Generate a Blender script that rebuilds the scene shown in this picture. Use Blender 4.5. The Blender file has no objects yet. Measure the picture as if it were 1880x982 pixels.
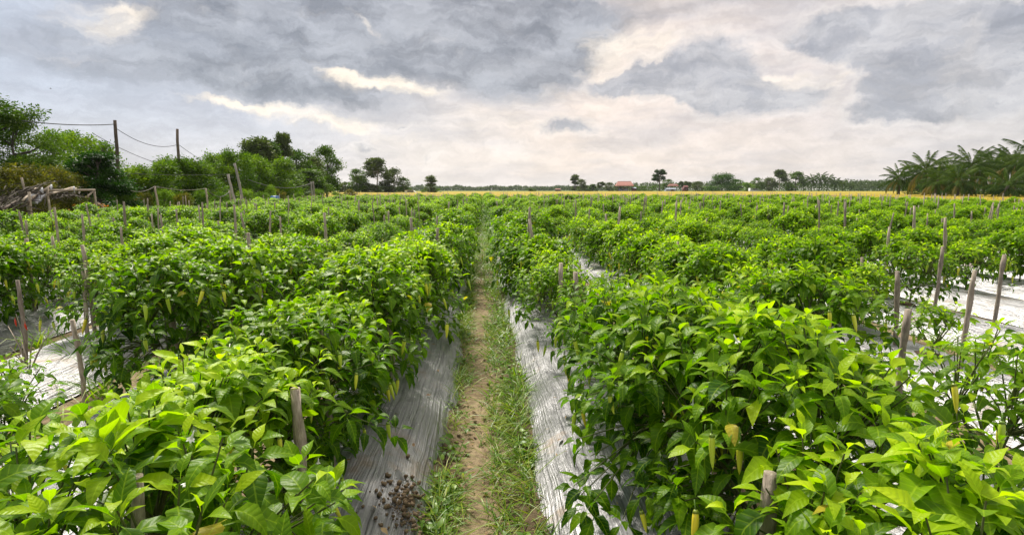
import bpy, math, random
import numpy as np
from mathutils import Vector, Matrix, Euler

SC = bpy.context.scene
COL = SC.collection
R_ = math.radians

# ------------------------------------------------------------------ camera
CAM_H = 1.40
FPX = 1050.0
PITCH = math.atan(143.0 / FPX)
YAW = math.atan(55.0 / FPX)
cd = bpy.data.cameras.new('camera')
cam = bpy.data.objects.new('camera', cd)
COL.objects.link(cam)
cam.location = (0, 0, CAM_H)
cam.rotation_euler = (math.pi / 2 - PITCH, 0, -YAW)
cd.sensor_width = 36.0
cd.lens = 36.0 * FPX / 1880.0
cd.clip_start = 0.05
cd.clip_end = 20000
SC.camera = cam
CR = np.array(Euler(cam.rotation_euler).to_matrix())
CP = np.array([0, 0, CAM_H])


def ray(px, py):
    d = CR @ np.array([(px - 940) / FPX, (491 - py) / FPX, -1.0])
    return d / np.linalg.norm(d)


def at_x(px, py, X):
    d = ray(px, py)
    return CP + d * (X / d[0])


def at_y(px, py, Y):
    d = ray(px, py)
    return CP + d * (Y / d[1])


def at_z(px, py, z):
    d = ray(px, py)
    return CP + d * ((z - CAM_H) / d[2])


def proj(P):
    q = CR.T @ (np.asarray(P, float) - CP)
    if q[2] > -0.05:
        return None
    return 940 + FPX * q[0] / -q[2], 491 - FPX * q[1] / -q[2], -q[2]


# ------------------------------------------------------------------ view
SC.view_settings.view_transform = 'Standard'
SC.view_settings.look = 'None'
SC.view_settings.gamma = 1.0
SC.view_settings.use_curve_mapping = False
SC.view_settings.exposure = 1.08

# ------------------------------------------------------------------ sun
SUN_EL = R_(50)
SUN_AZ = R_(-24)          # clockwise from +Y
sl = bpy.data.lights.new('sun', 'SUN')
sl.energy = 3.0
sl.angle = R_(11)
sl.color = (1.0, 0.93, 0.82)
sun = bpy.data.objects.new('sun', sl)
COL.objects.link(sun)
sd = Vector((math.sin(SUN_AZ) * math.cos(SUN_EL), math.cos(SUN_AZ) * math.cos(SUN_EL), math.sin(SUN_EL)))
sun.rotation_euler = sd.to_track_quat('Z', 'Y').to_euler()

# ------------------------------------------------------------------ world
W = bpy.data.worlds.new('World')
SC.world = W
W.use_nodes = True
wn, wl = W.node_tree.nodes, W.node_tree.links
wn.clear()


def NN(tree, t, **kw):
    n = tree.nodes.new(t)
    for k, v in kw.items():
        setattr(n, k, v)
    return n


def setup_world():
    T = W.node_tree

    def math_(op, a, b=None, c=None, clamp=False):
        n = NN(T, 'ShaderNodeMath', operation=op)
        n.use_clamp = clamp
        for i, v in enumerate((a, b, c)):
            if v is None:
                continue
            if isinstance(v, (int, float)):
                n.inputs[i].default_value = v
            else:
                wl.new(v, n.inputs[i])
        return n.outputs[0]

    def mix(f, a, b, blend='MIX'):
        n = NN(T, 'ShaderNodeMix', data_type='RGBA', blend_type=blend)
        for s, v in ((n.inputs[0], f), (n.inputs[6], a), (n.inputs[7], b)):
            if isinstance(v, (int, float)):
                s.default_value = v
            elif isinstance(v, tuple):
                s.default_value = v + (1,)
            else:
                wl.new(v, s)
        return n.outputs[2]

    def ss(v, lo, hi, a=0.0, b=1.0):
        n = NN(T, 'ShaderNodeMapRange', interpolation_type='SMOOTHSTEP')
        wl.new(v, n.inputs[0])
        for i, x in enumerate((lo, hi, a, b)):
            n.inputs[i + 1].default_value = x
        return n.outputs[0]

    tc = NN(T, 'ShaderNodeTexCoord')
    sep = NN(T, 'ShaderNodeSeparateXYZ')
    wl.new(tc.outputs['Generated'], sep.inputs[0])
    az = math_('ARCTAN2', sep.outputs[0], sep.outputs[1])
    el = math_('ARCSINE', sep.outputs[2])
    comb = NN(T, 'ShaderNodeCombineXYZ')
    wl.new(az, comb.inputs[0])
    wl.new(el, comb.inputs[1])
    q = comb.outputs[0]

    def noise(vec, scale, detail=6, rough=0.55, dist=0.0, loc=(0, 0, 0), scl=(1, 1, 1), rot=0.0):
        m = NN(T, 'ShaderNodeMapping')
        m.inputs['Location'].default_value = loc
        m.inputs['Scale'].default_value = scl
        m.inputs['Rotation'].default_value = (0, 0, rot)
        wl.new(vec, m.inputs[0])
        n = NN(T, 'ShaderNodeTexNoise')
        n.inputs['Scale'].default_value = scale
        n.inputs['Detail'].default_value = detail
        n.inputs['Roughness'].default_value = rough
        n.inputs['Distortion'].default_value = dist
        wl.new(m.outputs[0], n.inputs['Vector'])
        return n

    # coordinates warped by noise, so that cloud edges break up
    wn_big = noise(q, 9, 11, 0.66)
    sub = NN(T, 'ShaderNodeVectorMath', operation='SUBTRACT')
    wl.new(wn_big.outputs['Color'], sub.inputs[0])
    sub.inputs[1].default_value = (0.5, 0.5, 0.5)
    sc = NN(T, 'ShaderNodeVectorMath', operation='MULTIPLY')
    wl.new(sub.outputs[0], sc.inputs[0])
    sc.inputs[1].default_value = (0.16, 0.085, 0)
    ad = NN(T, 'ShaderNodeVectorMath', operation='ADD')
    wl.new(q, ad.inputs[0])
    wl.new(sc.outputs[0], ad.inputs[1])
    qw = ad.outputs[0]

    def azel(px, py):
        d = ray(px, py)
        return math.atan2(d[0], d[1]), math.asin(d[2])

    def blobs(lst, vec):
        tot = None
        for (px, py, wx, wy, ang, wgt) in lst:
            a, e = azel(px, py)
            m = NN(T, 'ShaderNodeMapping', vector_type='TEXTURE')
            m.inputs['Location'].default_value = (a, e, 0)
            m.inputs['Rotation'].default_value = (0, 0, R_(ang))
            m.inputs['Scale'].default_value = (wx / FPX, wy / FPX, 1)
            wl.new(vec, m.inputs[0])
            g = NN(T, 'ShaderNodeTexGradient', gradient_type='SPHERICAL')
            wl.new(m.outputs[0], g.inputs[0])
            v = math_('MULTIPLY', g.outputs['Fac'], wgt)
            tot = v if tot is None else math_('ADD', tot, v)
        return tot

    # base veil: cool grey on the left, warm peach in the middle, neutral on the right
    ramp = NN(T, 'ShaderNodeValToRGB')
    azn = NN(T, 'ShaderNodeMapRange')
    wl.new(az, azn.inputs[0])
    azn.inputs[1].default_value = -0.80
    azn.inputs[2].default_value = 0.80
    wl.new(azn.outputs[0], ramp.inputs[0])
    cr = ramp.color_ramp
    cr.elements[0].position = 0.0
    cr.elements[0].color = (0.49, 0.545, 0.65, 1)
    cr.elements[1].position = 1.0
    cr.elements[1].color = (0.63, 0.62, 0.64, 1)
    for p, c in ((0.28, (0.58, 0.61, 0.69)), (0.45, (0.80, 0.73, 0.69)), (0.60, (0.88, 0.75, 0.66)), (0.78, (0.80, 0.70, 0.65))):
        e = cr.elements.new(p)
        e.color = c + (1,)
    base = ramp.outputs[0]
    # paler towards the horizon
    hz = ss(el, 0.0, 0.15, 1.0, 0.0)
    base = mix(math_('MULTIPLY', hz, 0.40), base, (0.92, 0.82, 0.74))
    # soft streaks across everything
    st = noise(q, 4.2, 9, 0.62, 0.1, (3.1, 1.7, 0), (1.1, 5.5, 1), R_(-7))
    stv = ss(st.outputs['Fac'], 0.40, 0.64)
    base = mix(math_('MULTIPLY', stv, 0.38), base, (0.42, 0.43, 0.49))

    # broad dark bank in the upper middle and the smaller clouds on the right
    dark_soft = [
        (480, 70, 330, 105, -6, 1.0), (760, 60, 380, 140, -4, 1.2), (960, 90, 210, 120, -5, 1.2), (1040, 70, 70, 90, 0, 0.6),
        (300, 130, 330, 55, -8, 0.55), (640, 190, 330, 40, -9, 0.55), (880, 20, 320, 80, 0, 0.8), (560, 10, 420, 60, 0, 0.5), (1250, 20, 300, 60, 0, 0.55),
        (120, 30, 200, 50, 0, 0.25), (90, 110, 260, 45, -5, 0.3),
        (1560, 30, 200, 60, 0, 0.4), (1880, 40, 150, 90, 0, 0.5),
    ]
    dark_hard = [
        (1310, 130, 110, 75, 0, 1.0), (1250, 155, 130, 42, 0, 0.9), (1140, 158, 110, 24, 0, 0.8), (1330, 185, 90, 50, 0, 0.8), (1200, 130, 60, 40, 0, 0.5),
        (1450, 185, 80, 40, 12, 0.75), (1390, 165, 60, 40, 0, 0.3),
        (1640, 60, 190, 60, -6, 1.0), (1680, 120, 90, 75, 0, 1.0), (1640, 195, 95, 38, 0, 0.95), (1740, 40, 100, 70, 0, 0.6), (1560, 50, 110, 40, 0, 0.6),
        (1830, 90, 100, 75, 0, 1.0), (1880, 120, 70, 75, 0, 0.8), (1790, 185, 70, 40, 0, 0.5),
        (1040, 235, 85, 22, 0, 0.62), (680, 272, 60, 14, 0, 0.5), (748, 237, 24, 8, 0, 0.5), (800, 290, 22, 26, 0, 0.35), (930, 280, 60, 40, 0, 0.3),
    ]
    ds = blobs(dark_soft, qw)
    dsm = ss(ds, 0.10, 0.95)
    bill = noise(q, 17, 11, 0.64, 0.0, (5, 2, 0), (1, 1.5, 1))
    dh = math_('ADD', blobs(dark_hard, qw), math_('MULTIPLY', math_('SUBTRACT', bill.outputs['Fac'], 0.5), 0.55))
    dhm = ss(dh, 0.20, 0.56)
    rim = math_('MULTIPLY', ss(dh, 0.02, 0.27), math_('SUBTRACT', 1.0, dhm))
    # inner relief of the clouds
    rel = noise(qw, 8, 11, 0.66, 0.0, (1.3, 7, 0), (1, 2.2, 1))
    relv = ss(rel.outputs['Fac'], 0.36, 0.64)
    dcol = mix(relv, (0.205, 0.222, 0.258), (0.43, 0.448, 0.49))
    col = mix(math_('MULTIPLY', dsm, 0.92), base, dcol)
    hcol = mix(relv, (0.35, 0.362, 0.405), (0.60, 0.59, 0.605))
    col = mix(math_('MULTIPLY', dhm, 0.92), col, hcol)

    col = mix(math_('MULTIPLY', rim, 0.22), col, (0.98, 0.92, 0.86))
    # bright breaks
    bright = [
        (700, 158, 120, 22, -6, 1.0), (640, 140, 70, 14, -22, 0.8), (780, 175, 80, 22, 0, 0.5), (450, 190, 110, 16, -6, 1.0), (400, 182, 70, 9, -6, 0.6),
        (600, 222, 140, 20, -3, 0.9), (690, 245, 160, 18, -8, 0.6), (190, 45, 110, 34, -10, 0.6), (260, 25, 70, 26, 25, 0.6), (210, 5, 60, 18, 0, 0.7),
        (660, 35, 40, 13, -38, 0.7), (690, 62, 40, 13, -20, 0.5), (1120, 75, 75, 60, 20, 0.55), (1170, 105, 95, 45, 25, 0.55), (1090, 120, 80, 40, 30, 0.4),
        (1215, 95, 60, 36, 15, 0.3), (1260, 75, 60, 20, 10, 0.3), (1420, 150, 90, 34, 20, 0.6), (1560, 135, 120, 40, 10, 0.5), (1770, 60, 30, 44, -18, 0.6),
        (1740, 100, 36, 22, 20, 0.5), (1720, 140, 110, 34, 12, 0.5), (1820, 150, 70, 44, -10, 0.5), (900, 225, 140, 40, 0, 0.4), (1000, 190, 160, 40, 0, 0.3),
    ]
    bs = blobs(bright, qw)
    fine = noise(qw, 9, 10, 0.66, 0.15, (9, 4, 0), (1.0, 3.6, 1), R_(-8))
    bm = math_('ADD', bs, math_('MULTIPLY', math_('SUBTRACT', fine.outputs['Fac'], 0.5), 1.7))
    bmm = ss(bm, 0.10, 1.30)
    keep = math_('SUBTRACT', 1.0, math_('MULTIPLY', dhm, 0.75))
    col = mix(math_('MULTIPLY', bmm, keep), col, (1.06, 0.93, 0.77))

    tex = noise(qw, 13, 11, 0.70, 0.0, (2, 8, 0), (1, 2.8, 1), R_(-6))
    tv = ss(tex.outputs['Fac'], 0.34, 0.66, 0.88, 1.10)
    tvc = NN(T, 'ShaderNodeCombineXYZ')
    for i_ in range(3):
        wl.new(tv, tvc.inputs[i_])
    col = mix(1.0, col, tvc.outputs[0], 'MULTIPLY')
    # overcast sky grows brighter overhead
    up = ss(el, 0.36, 1.10, 1.0, 1.5)
    col = mix(ss(el, 0.36, 0.9), col, (0.74, 0.70, 0.64))
    sky = NN(T, 'ShaderNodeTexSky', sky_type='NISHITA')
    sky.sun_disc = False
    sky.sun_elevation = SUN_EL
    sky.sun_rotation = SUN_AZ
    bgs = NN(T, 'ShaderNodeBackground')
    wl.new(sky.outputs[0], bgs.inputs[0])
    bgs.inputs[1].default_value = 0.06
    bgc = NN(T, 'ShaderNodeBackground')
    wl.new(col, bgc.inputs[0])
    wl.new(math_('MULTIPLY', up, 0.55), bgc.inputs[1])
    mx = NN(T, 'ShaderNodeMixShader')
    mx.inputs[0].default_value = 0.93
    wl.new(bgs.outputs[0], mx.inputs[1])
    wl.new(bgc.outputs[0], mx.inputs[2])
    out = NN(T, 'ShaderNodeOutputWorld')
    wl.new(mx.outputs[0], out.inputs[0])


setup_world()

# ------------------------------------------------------------------ helpers
def hash2(ix, iy, seed=0):
    n = (ix.astype(np.int64) * 374761393 + iy.astype(np.int64) * 668265263 + seed * 1442695041) & 0x7fffffff
    n = ((n ^ (n >> 13)) * 1274126177) & 0x7fffffff
    n = (n ^ (n >> 16)) & 0xffffff
    return n / float(0xffffff)


def vnoise(x, y, seed=0):
    x = np.asarray(x, float); y = np.asarray(y, float)
    ix, iy = np.floor(x), np.floor(y)
    fx, fy = x - ix, y - iy
    fx = fx * fx * (3 - 2 * fx); fy = fy * fy * (3 - 2 * fy)
    a = hash2(ix, iy, seed); b = hash2(ix + 1, iy, seed); c = hash2(ix, iy + 1, seed); d = hash2(ix + 1, iy + 1, seed)
    return (a * (1 - fx) + b * fx) * (1 - fy) + (c * (1 - fx) + d * fx) * fy


def fbm(x, y, seed=0, o=4):
    s, a, t = 0, 0.5, 0
    for k in range(o):
        s = s + a * vnoise(np.asarray(x) * 2 ** k, np.asarray(y) * 2 ** k, seed + k)
        t += a
        a *= 0.55
    return s / t


def nrm(v):
    return v / np.maximum(np.linalg.norm(v, axis=-1, keepdims=True), 1e-9)


class MB:
    """collects quads into one mesh"""
    def __init__(s):
        s.V, s.F, s.T, s.U, s.n = [], [], [], [], 0

    def add(s, V, F, tint=0.5, uv=None):
        V = np.asarray(V, float).reshape(-1, 3)
        F = np.asarray(F, np.int64).reshape(-1, 4)
        s.V.append(V); s.F.append(F + s.n)
        t = np.asarray(tint, float)
        s.T.append(np.full(len(V), float(t)) if t.ndim == 0 else t.reshape(-1))
        s.U.append(np.zeros((len(V), 2)) if uv is None else np.asarray(uv, float).reshape(-1, 2))
        s.n += len(V)

    def box(s, c, size, rot=None, tint=0.5):
        c = np.asarray(c, float); h = np.asarray(size, float) / 2
        V = np.array([[x, y, z] for x in (-1, 1) for y in (-1, 1) for z in (-1, 1)], float) * h
        if rot is not None:
            V = V @ np.array(Euler(rot).to_matrix()).T
        s.add(V + c, [[0, 1, 3, 2], [4, 6, 7, 5], [0, 4, 5, 1], [2, 3, 7, 6], [0, 2, 6, 4], [1, 5, 7, 3]], tint)

    def tube(s, pts, rad, n=6, tint=0.5, jitter=0.0, rng=None, cap=True):
        P = np.asarray(pts, float)
        rad = np.full(len(P), float(rad)) if np.ndim(rad) == 0 else np.asarray(rad, float)
        T = np.gradient(P, axis=0)
        T = nrm(T)
        ref = np.array([1.0, 0, 0]) if abs(T[0][0]) < 0.8 else np.array([0, 1.0, 0])
        A = nrm(np.cross(T, ref)); B = np.cross(T, A)
        if cap:
            P = np.vstack([P[:1], P, P[-1:]])
            A = np.vstack([A[:1], A, A[-1:]]); B = np.vstack([B[:1], B, B[-1:]])
            rad = np.concatenate([[rad[0] * 0.02], rad, [rad[-1] * 0.02]])
        th = np.arange(n) * 2 * math.pi / n
        r = rad[:, None]
        if jitter and rng is not None:
            r = r * (1 + jitter * rng.uniform(-1, 1, (len(P), n)))
        V = P[:, None, :] + (r * np.cos(th))[:, :, None] * A[:, None, :] + (r * np.sin(th))[:, :, None] * B[:, None, :]
        m = len(P)
        i = np.arange(m - 1)[:, None] * n; j = np.arange(n)[None, :]; k = (j + 1) % n
        F = np.stack([i + j, i + k, i + n + k, i + n + j], -1).reshape(-1, 4)
        uv = np.stack([np.broadcast_to(th / 6.283, (m, n)), np.broadcast_to(np.linspace(0, 1, m)[:, None], (m, n))], -1)
        s.add(V.reshape(-1, 3), F, tint, uv)

    def mesh(s, name, mat, smooth=True):
        V = np.vstack(s.V); F = np.vstack(s.F); T = np.concatenate(s.T); U = np.vstack(s.U)
        me = bpy.data.meshes.new(name)
        me.vertices.add(len(V)); me.vertices.foreach_set('co', V.astype(np.float32).ravel())
        me.loops.add(F.size); me.loops.foreach_set('vertex_index', F.astype(np.int32).ravel())
        me.polygons.add(len(F))
        me.polygons.foreach_set('loop_start', (np.arange(len(F)) * 4).astype(np.int32))
        me.polygons.foreach_set('loop_total', np.full(len(F), 4, np.int32))
        if smooth:
            me.polygons.foreach_set('use_smooth', np.ones(len(F), bool))
        me.update(calc_edges=True)
        a = me.attributes.new('tint', 'FLOAT', 'POINT'); a.data.foreach_set('value', T.astype(np.float32))
        uvl = me.uv_layers.new(name='UVMap')
        uvl.data.foreach_set('uv', U[F.ravel()].astype(np.float32).ravel())
        me.materials.append(mat)
        return me

    def build(s, name, mat, parent=None, smooth=True):
        return link(name, s.mesh(name, mat, smooth), parent)


def link(name, me, parent=None):
    o = bpy.data.objects.new(name, me)
    COL.objects.link(o)
    if parent is not None:
        o.parent = parent
    return o


def thing(name, label, cat, loc=(0, 0, 0), rz=0.0, group=None, scale=None):
    o = bpy.data.objects.new(name, None)
    COL.objects.link(o)
    o.location = loc
    o.rotation_euler = (0, 0, rz)
    o.empty_display_size = 0.1
    if scale is not None:
        o.scale = scale if isinstance(scale, tuple) else (scale,) * 3
    return tag(o, label, cat, group)


def tag(o, label=None, cat=None, group=None, kind=None):
    if label: o['label'] = label
    if cat: o['category'] = cat
    if group: o['group'] = group
    if kind: o['kind'] = kind
    return o


def grid(nx, ny, X, Y, Z):
    V = np.stack([X, Y, Z], -1).reshape(-1, 3)
    i = np.arange(ny - 1)[:, None] * nx; j = np.arange(nx - 1)[None, :]
    F = np.stack([i + j, i + j + 1, i + nx + j + 1, i + nx + j], -1).reshape(-1, 4)
    return V, F


ORD = ['', 'first', 'second', 'third', 'fourth', 'fifth', 'sixth', 'seventh', 'eighth', 'ninth', 'tenth', 'eleventh', 'twelfth', 'thirteenth', 'fourteenth',
       'fifteenth', 'sixteenth', 'seventeenth', 'eighteenth', 'nineteenth']
for t_, tt in (('twenty', 'twentieth'), ('thirty', 'thirtieth'), ('forty', 'fortieth'), ('fifty', 'fiftieth')):
    ORD.append(tt)
    ORD += ['%s-%s' % (t_, o) for o in ORD[1:10]]

# ------------------------------------------------------------------ materials
def newmat(name):
    m = bpy.data.materials.new(name)
    m.use_nodes = True
    m.node_tree.nodes.clear()
    return m, m.node_tree


def out_(T, sh, disp=None):
    o = NN(T, 'ShaderNodeOutputMaterial')
    T.links.new(sh, o.inputs[0])


def principled(T, col, rough=0.6, metal=0.0, spec=0.5, normal=None):
    p = NN(T, 'ShaderNodeBsdfPrincipled')
    if isinstance(col, tuple):
        p.inputs['Base Color'].default_value = col + (1,)
    else:
        T.links.new(col, p.inputs['Base Color'])
    if isinstance(rough, float):
        p.inputs['Roughness'].default_value = rough
    else:
        T.links.new(rough, p.inputs['Roughness'])
    p.inputs['Metallic'].default_value = metal
    p.inputs['Specular IOR Level'].default_value = spec
    if normal is not None:
        T.links.new(normal, p.inputs['Normal'])
    return p.outputs[0]


def noisen(T, scale, detail=5, rough=0.6, vec=None, scl=None, coord='Object', dist=0.0):
    n = NN(T, 'ShaderNodeTexNoise')
    n.inputs['Scale'].default_value = scale
    n.inputs['Detail'].default_value = detail
    n.inputs['Roughness'].default_value = rough
    n.inputs['Distortion'].default_value = dist
    if vec is None:
        tc = NN(T, 'ShaderNodeTexCoord')
        vec = tc.outputs[coord]
    if scl is not None:
        m = NN(T, 'ShaderNodeMapping')
        m.inputs['Scale'].default_value = scl
        T.links.new(vec, m.inputs[0])
        vec = m.outputs[0]
    T.links.new(vec, n.inputs['Vector'])
    return n.outputs['Fac']


def rampn(T, fac, stops):
    r = NN(T, 'ShaderNodeValToRGB')
    T.links.new(fac, r.inputs[0])
    e = r.color_ramp.elements
    e[0].position, e[0].color = stops[0][0], stops[0][1] + (1,)
    e[1].position, e[1].color = stops[-1][0], stops[-1][1] + (1,)
    for p, c in stops[1:-1]:
        x = e.new(p)
        x.color = c + (1,)
    return r.outputs[0]


def bumpn(T, h, strength=0.4, dist=0.01):
    b = NN(T, 'ShaderNodeBump')
    b.inputs['Strength'].default_value = strength
    b.inputs['Distance'].default_value = dist
    T.links.new(h, b.inputs['Height'])
    return b.outputs[0]


def mixn(T, f, a, b, blend='MIX'):
    n = NN(T, 'ShaderNodeMix', data_type='RGBA', blend_type=blend)
    for s, v in ((n.inputs[0], f), (n.inputs[6], a), (n.inputs[7], b)):
        if isinstance(v, (int, float)):
            s.default_value = v
        elif isinstance(v, tuple):
            s.default_value = v + (1,)
        else:
            T.links.new(v, s)
    return n.outputs[2]


def rangen(T, f, a, b, c, d):
    n = NN(T, 'ShaderNodeMapRange')
    T.links.new(f, n.inputs[0])
    for i, v in enumerate((a, b, c, d)):
        n.inputs[i + 1].default_value = v
    return n.outputs[0]


def leafmat(name, old, mid, young, rough=0.38, trans=0.32, veins=True, objvar=0.25, spec=0.5, tr_col=None):
    """green blade: colour by the leaf's own age, pale veins, light passing through"""
    m, T = newmat(name)
    a = NN(T, 'ShaderNodeAttribute', attribute_name='tint')
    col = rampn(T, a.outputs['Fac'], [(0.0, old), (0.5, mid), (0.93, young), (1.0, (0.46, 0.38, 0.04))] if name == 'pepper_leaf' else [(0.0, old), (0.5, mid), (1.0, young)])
    oi = NN(T, 'ShaderNodeObjectInfo')
    hs = NN(T, 'ShaderNodeHueSaturation')
    T.links.new(rangen(T, oi.outputs['Random'], 0, 1, 0.5 - 0.045 * objvar * 4 * 0.25, 0.5 + 0.03 * objvar), hs.inputs['Hue'])
    T.links.new(rangen(T, oi.outputs['Random'], 0, 1, 1 + objvar, 1 - objvar), hs.inputs['Value'])
    T.links.new(col, hs.inputs['Color'])
    col = hs.outputs[0]
    nr = None
    if veins:
        uv = NN(T, 'ShaderNodeUVMap', uv_map='UVMap')
        sp = NN(T, 'ShaderNodeSeparateXYZ')
        T.links.new(uv.outputs[0], sp.inputs[0])
        ab = NN(T, 'ShaderNodeMath', operation='ABSOLUTE')
        T.links.new(sp.outputs[0], ab.inputs[0])
        mid_ = rangen(T, ab.outputs[0], 0.02, 0.09, 1, 0)
        # side veins: |u| and v give a slanted coordinate
        s1 = NN(T, 'ShaderNodeMath', operation='MULTIPLY_ADD')
        T.links.new(ab.outputs[0], s1.inputs[0]); s1.inputs[1].default_value = -0.20
        T.links.new(sp.outputs[1], s1.inputs[2])
        s2 = NN(T, 'ShaderNodeMath', operation='MULTIPLY'); T.links.new(s1.outputs[0], s2.inputs[0]); s2.inputs[1].default_value = 44
        s3 = NN(T, 'ShaderNodeMath', operation='SINE'); T.links.new(s2.outputs[0], s3.inputs[0])
        v = rangen(T, s3.outputs[0], 0.80, 1.0, 0, 0.5)
        mx = NN(T, 'ShaderNodeMath', operation='MAXIMUM'); T.links.new(mid_, mx.inputs[0]); T.links.new(v, mx.inputs[1])
        f = NN(T, 'ShaderNodeMath', operation='MULTIPLY'); T.links.new(mx.outputs[0], f.inputs[0]); f.inputs[1].default_value = 0.26
        col = mixn(T, f.outputs[0], col, tuple(min(1, c * 1.5 + 0.03) for c in young))
        bl = noisen(T, 60, 3)
        h = NN(T, 'ShaderNodeMath', operation='MULTIPLY_ADD'); T.links.new(s3.outputs[0], h.inputs[0]); h.inputs[1].default_value = -0.18
        T.links.new(bl, h.inputs[2])
        nr = bumpn(T, h.outputs[0], 0.35, 0.004)
        nz = noisen(T, 9, 4)
        col = mixn(T, rangen(T, nz, 0.35, 0.7, 0.0, 0.35), col, old)
    p = principled(T, col, rough, 0, spec, nr)
    tr = NN(T, 'ShaderNodeBsdfTranslucent')
    tc = mixn(T, 1.0, col, tr_col or (1.6, 1.75, 0.6), 'MULTIPLY')
    T.links.new(tc, tr.inputs[0])
    mx = NN(T, 'ShaderNodeMixShader')
    mx.inputs[0].default_value = trans
    T.links.new(p, mx.inputs[1]); T.links.new(tr.outputs[0], mx.inputs[2])
    out_(T, mx.outputs[0])
    return m


def stonemat(name, c1, c2, scale=20, rough=0.8, bump=0.5, scl=None, metal=0.0, spec=0.3, bd=0.01):
    m, T = newmat(name)
    n = noisen(T, scale, 6, 0.65, None, scl)
    col = rampn(T, n, [(0.3, c1), (0.7, c2)])
    oi = NN(T, 'ShaderNodeObjectInfo')
    hs = NN(T, 'ShaderNodeHueSaturation')
    T.links.new(rangen(T, oi.outputs['Random'], 0, 1, 0.7, 1.3), hs.inputs['Value'])
    T.links.new(col, hs.inputs['Color'])
    out_(T, principled(T, hs.outputs[0], rough, metal, spec, bumpn(T, n, bump, bd)))
    return m


M = {}
M['pepper_leaf'] = leafmat('pepper_leaf', (0.024, 0.080, 0.002), (0.130, 0.258, 0.003), (0.39, 0.53, 0.009), 0.40, 0.41, True, 0.28, 0.15, (1.6, 1.9, 0.35))
M['stem'] = stonemat('green_stem', (0.06, 0.075, 0.02), (0.11, 0.13, 0.035), 40, 0.6)
M['grass'] = leafmat('grass_blade', (0.055, 0.14, 0.006), (0.12, 0.235, 0.006), (0.26, 0.31, 0.02), 0.45, 0.35, False)
M['rice'] = leafmat('rice_ear', (0.22, 0.20, 0.014), (0.38, 0.29, 0.016), (0.48, 0.34, 0.022), 0.6, 0.25, False, 0.1)
M['wood'] = stonemat('weathered_wood', (0.17, 0.135, 0.10), (0.47, 0.40, 0.32), 30, 0.85, 0.7, (3, 3, 0.35))
M['darkwood'] = stonemat('dark_wood', (0.06, 0.045, 0.035), (0.17, 0.13, 0.10), 12, 0.85, 0.6, (3, 3, 0.35))
M['bark'] = stonemat('bark', (0.06, 0.05, 0.04), (0.15, 0.125, 0.10), 10, 0.9, 0.6)
M['palebark'] = stonemat('pale_bark', (0.20, 0.17, 0.13), (0.34, 0.30, 0.25), 8, 0.9, 0.5)
M['concrete'] = stonemat('concrete', (0.27, 0.24, 0.20), (0.42, 0.39, 0.34), 14, 0.9, 0.4)
M['wire'] = stonemat('wire', (0.05, 0.05, 0.05), (0.09, 0.09, 0.09), 8, 0.6)
M['rope'] = stonemat('rope', (0.30, 0.28, 0.22), (0.46, 0.44, 0.36), 30, 0.9)
M['redroof'] = stonemat('red_roof', (0.27, 0.12, 0.10), (0.40, 0.19, 0.16), 5, 0.6, 0.3)
M['white'] = stonemat('white_paint', (0.66, 0.66, 0.64), (0.8, 0.8, 0.79), 6, 0.5, 0.1)
M['bluegrey'] = stonemat('blue_grey_sheet', (0.30, 0.35, 0.44), (0.42, 0.47, 0.56), 3, 0.45, 0.1)
M['redpaint'] = stonemat('red_paint', (0.10, 0.03, 0.027), (0.17, 0.05, 0.045), 4, 0.5, 0.1)
M['blue'] = stonemat('blue_plastic', (0.01, 0.09, 0.26), (0.02, 0.14, 0.36), 4, 0.35, 0.1, None, 0, 0.5)
M['tarp'] = stonemat('grey_tarp', (0.40, 0.41, 0.44), (0.62, 0.63, 0.66), 6, 0.5, 0.5)
M['thatch'] = stonemat('dry_thatch', (0.03, 0.025, 0.019), (0.10, 0.085, 0.068), 14, 0.95, 0.8, (1, 6, 6))
M['orange_leaf'] = leafmat('orange_leaf', (0.45, 0.12, 0.02), (0.55, 0.22, 0.03), (0.6, 0.35, 0.04), 0.5, 0.3, False)
M['litter'] = leafmat('dry_litter', (0.16, 0.10, 0.05), (0.26, 0.17, 0.08), (0.38, 0.28, 0.14), 0.8, 0.1, False)
TREECOL = {
    'broad': ((0.022, 0.058, 0.005), (0.055, 0.115, 0.007), (0.115, 0.19, 0.012)),
    'acacia': ((0.040, 0.100, 0.004), (0.105, 0.195, 0.006), (0.22, 0.32, 0.010)),
    'conic': ((0.012, 0.042, 0.006), (0.03, 0.085, 0.010), (0.07, 0.15, 0.016)),
    'sparse': ((0.040, 0.065, 0.020), (0.065, 0.095, 0.025), (0.10, 0.13, 0.035)),
    'scrub': ((0.04, 0.055, 0.008), (0.09, 0.095, 0.012), (0.24, 0.20, 0.02)),
    'shrub': ((0.06, 0.13, 0.012), (0.115, 0.21, 0.014), (0.20, 0.31, 0.025)),
    'dark': ((0.013, 0.036, 0.010), (0.024, 0.056, 0.012), (0.04, 0.08, 0.016)),
    'far': ((0.045, 0.075, 0.035), (0.060, 0.095, 0.04), (0.085, 0.12, 0.045)),  # greyed green, distance haze put into the leaf colour
}
for k, (a, b, c) in TREECOL.items():
    M['leaf_' + k] = leafmat('leaf_' + k, a, b, c, 0.55, 0.32, False, 0.22, 0.15)
M['frond'] = leafmat('frond', (0.020, 0.052, 0.006), (0.045, 0.095, 0.009), (0.13, 0.17, 0.015), 0.6, 0.25, False, 0.2, 0.08)
M['frond_old'] = leafmat('frond_old', (0.15, 0.12, 0.025), (0.24, 0.20, 0.04), (0.34, 0.25, 0.05), 0.5, 0.3, False, 0.2)


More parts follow.
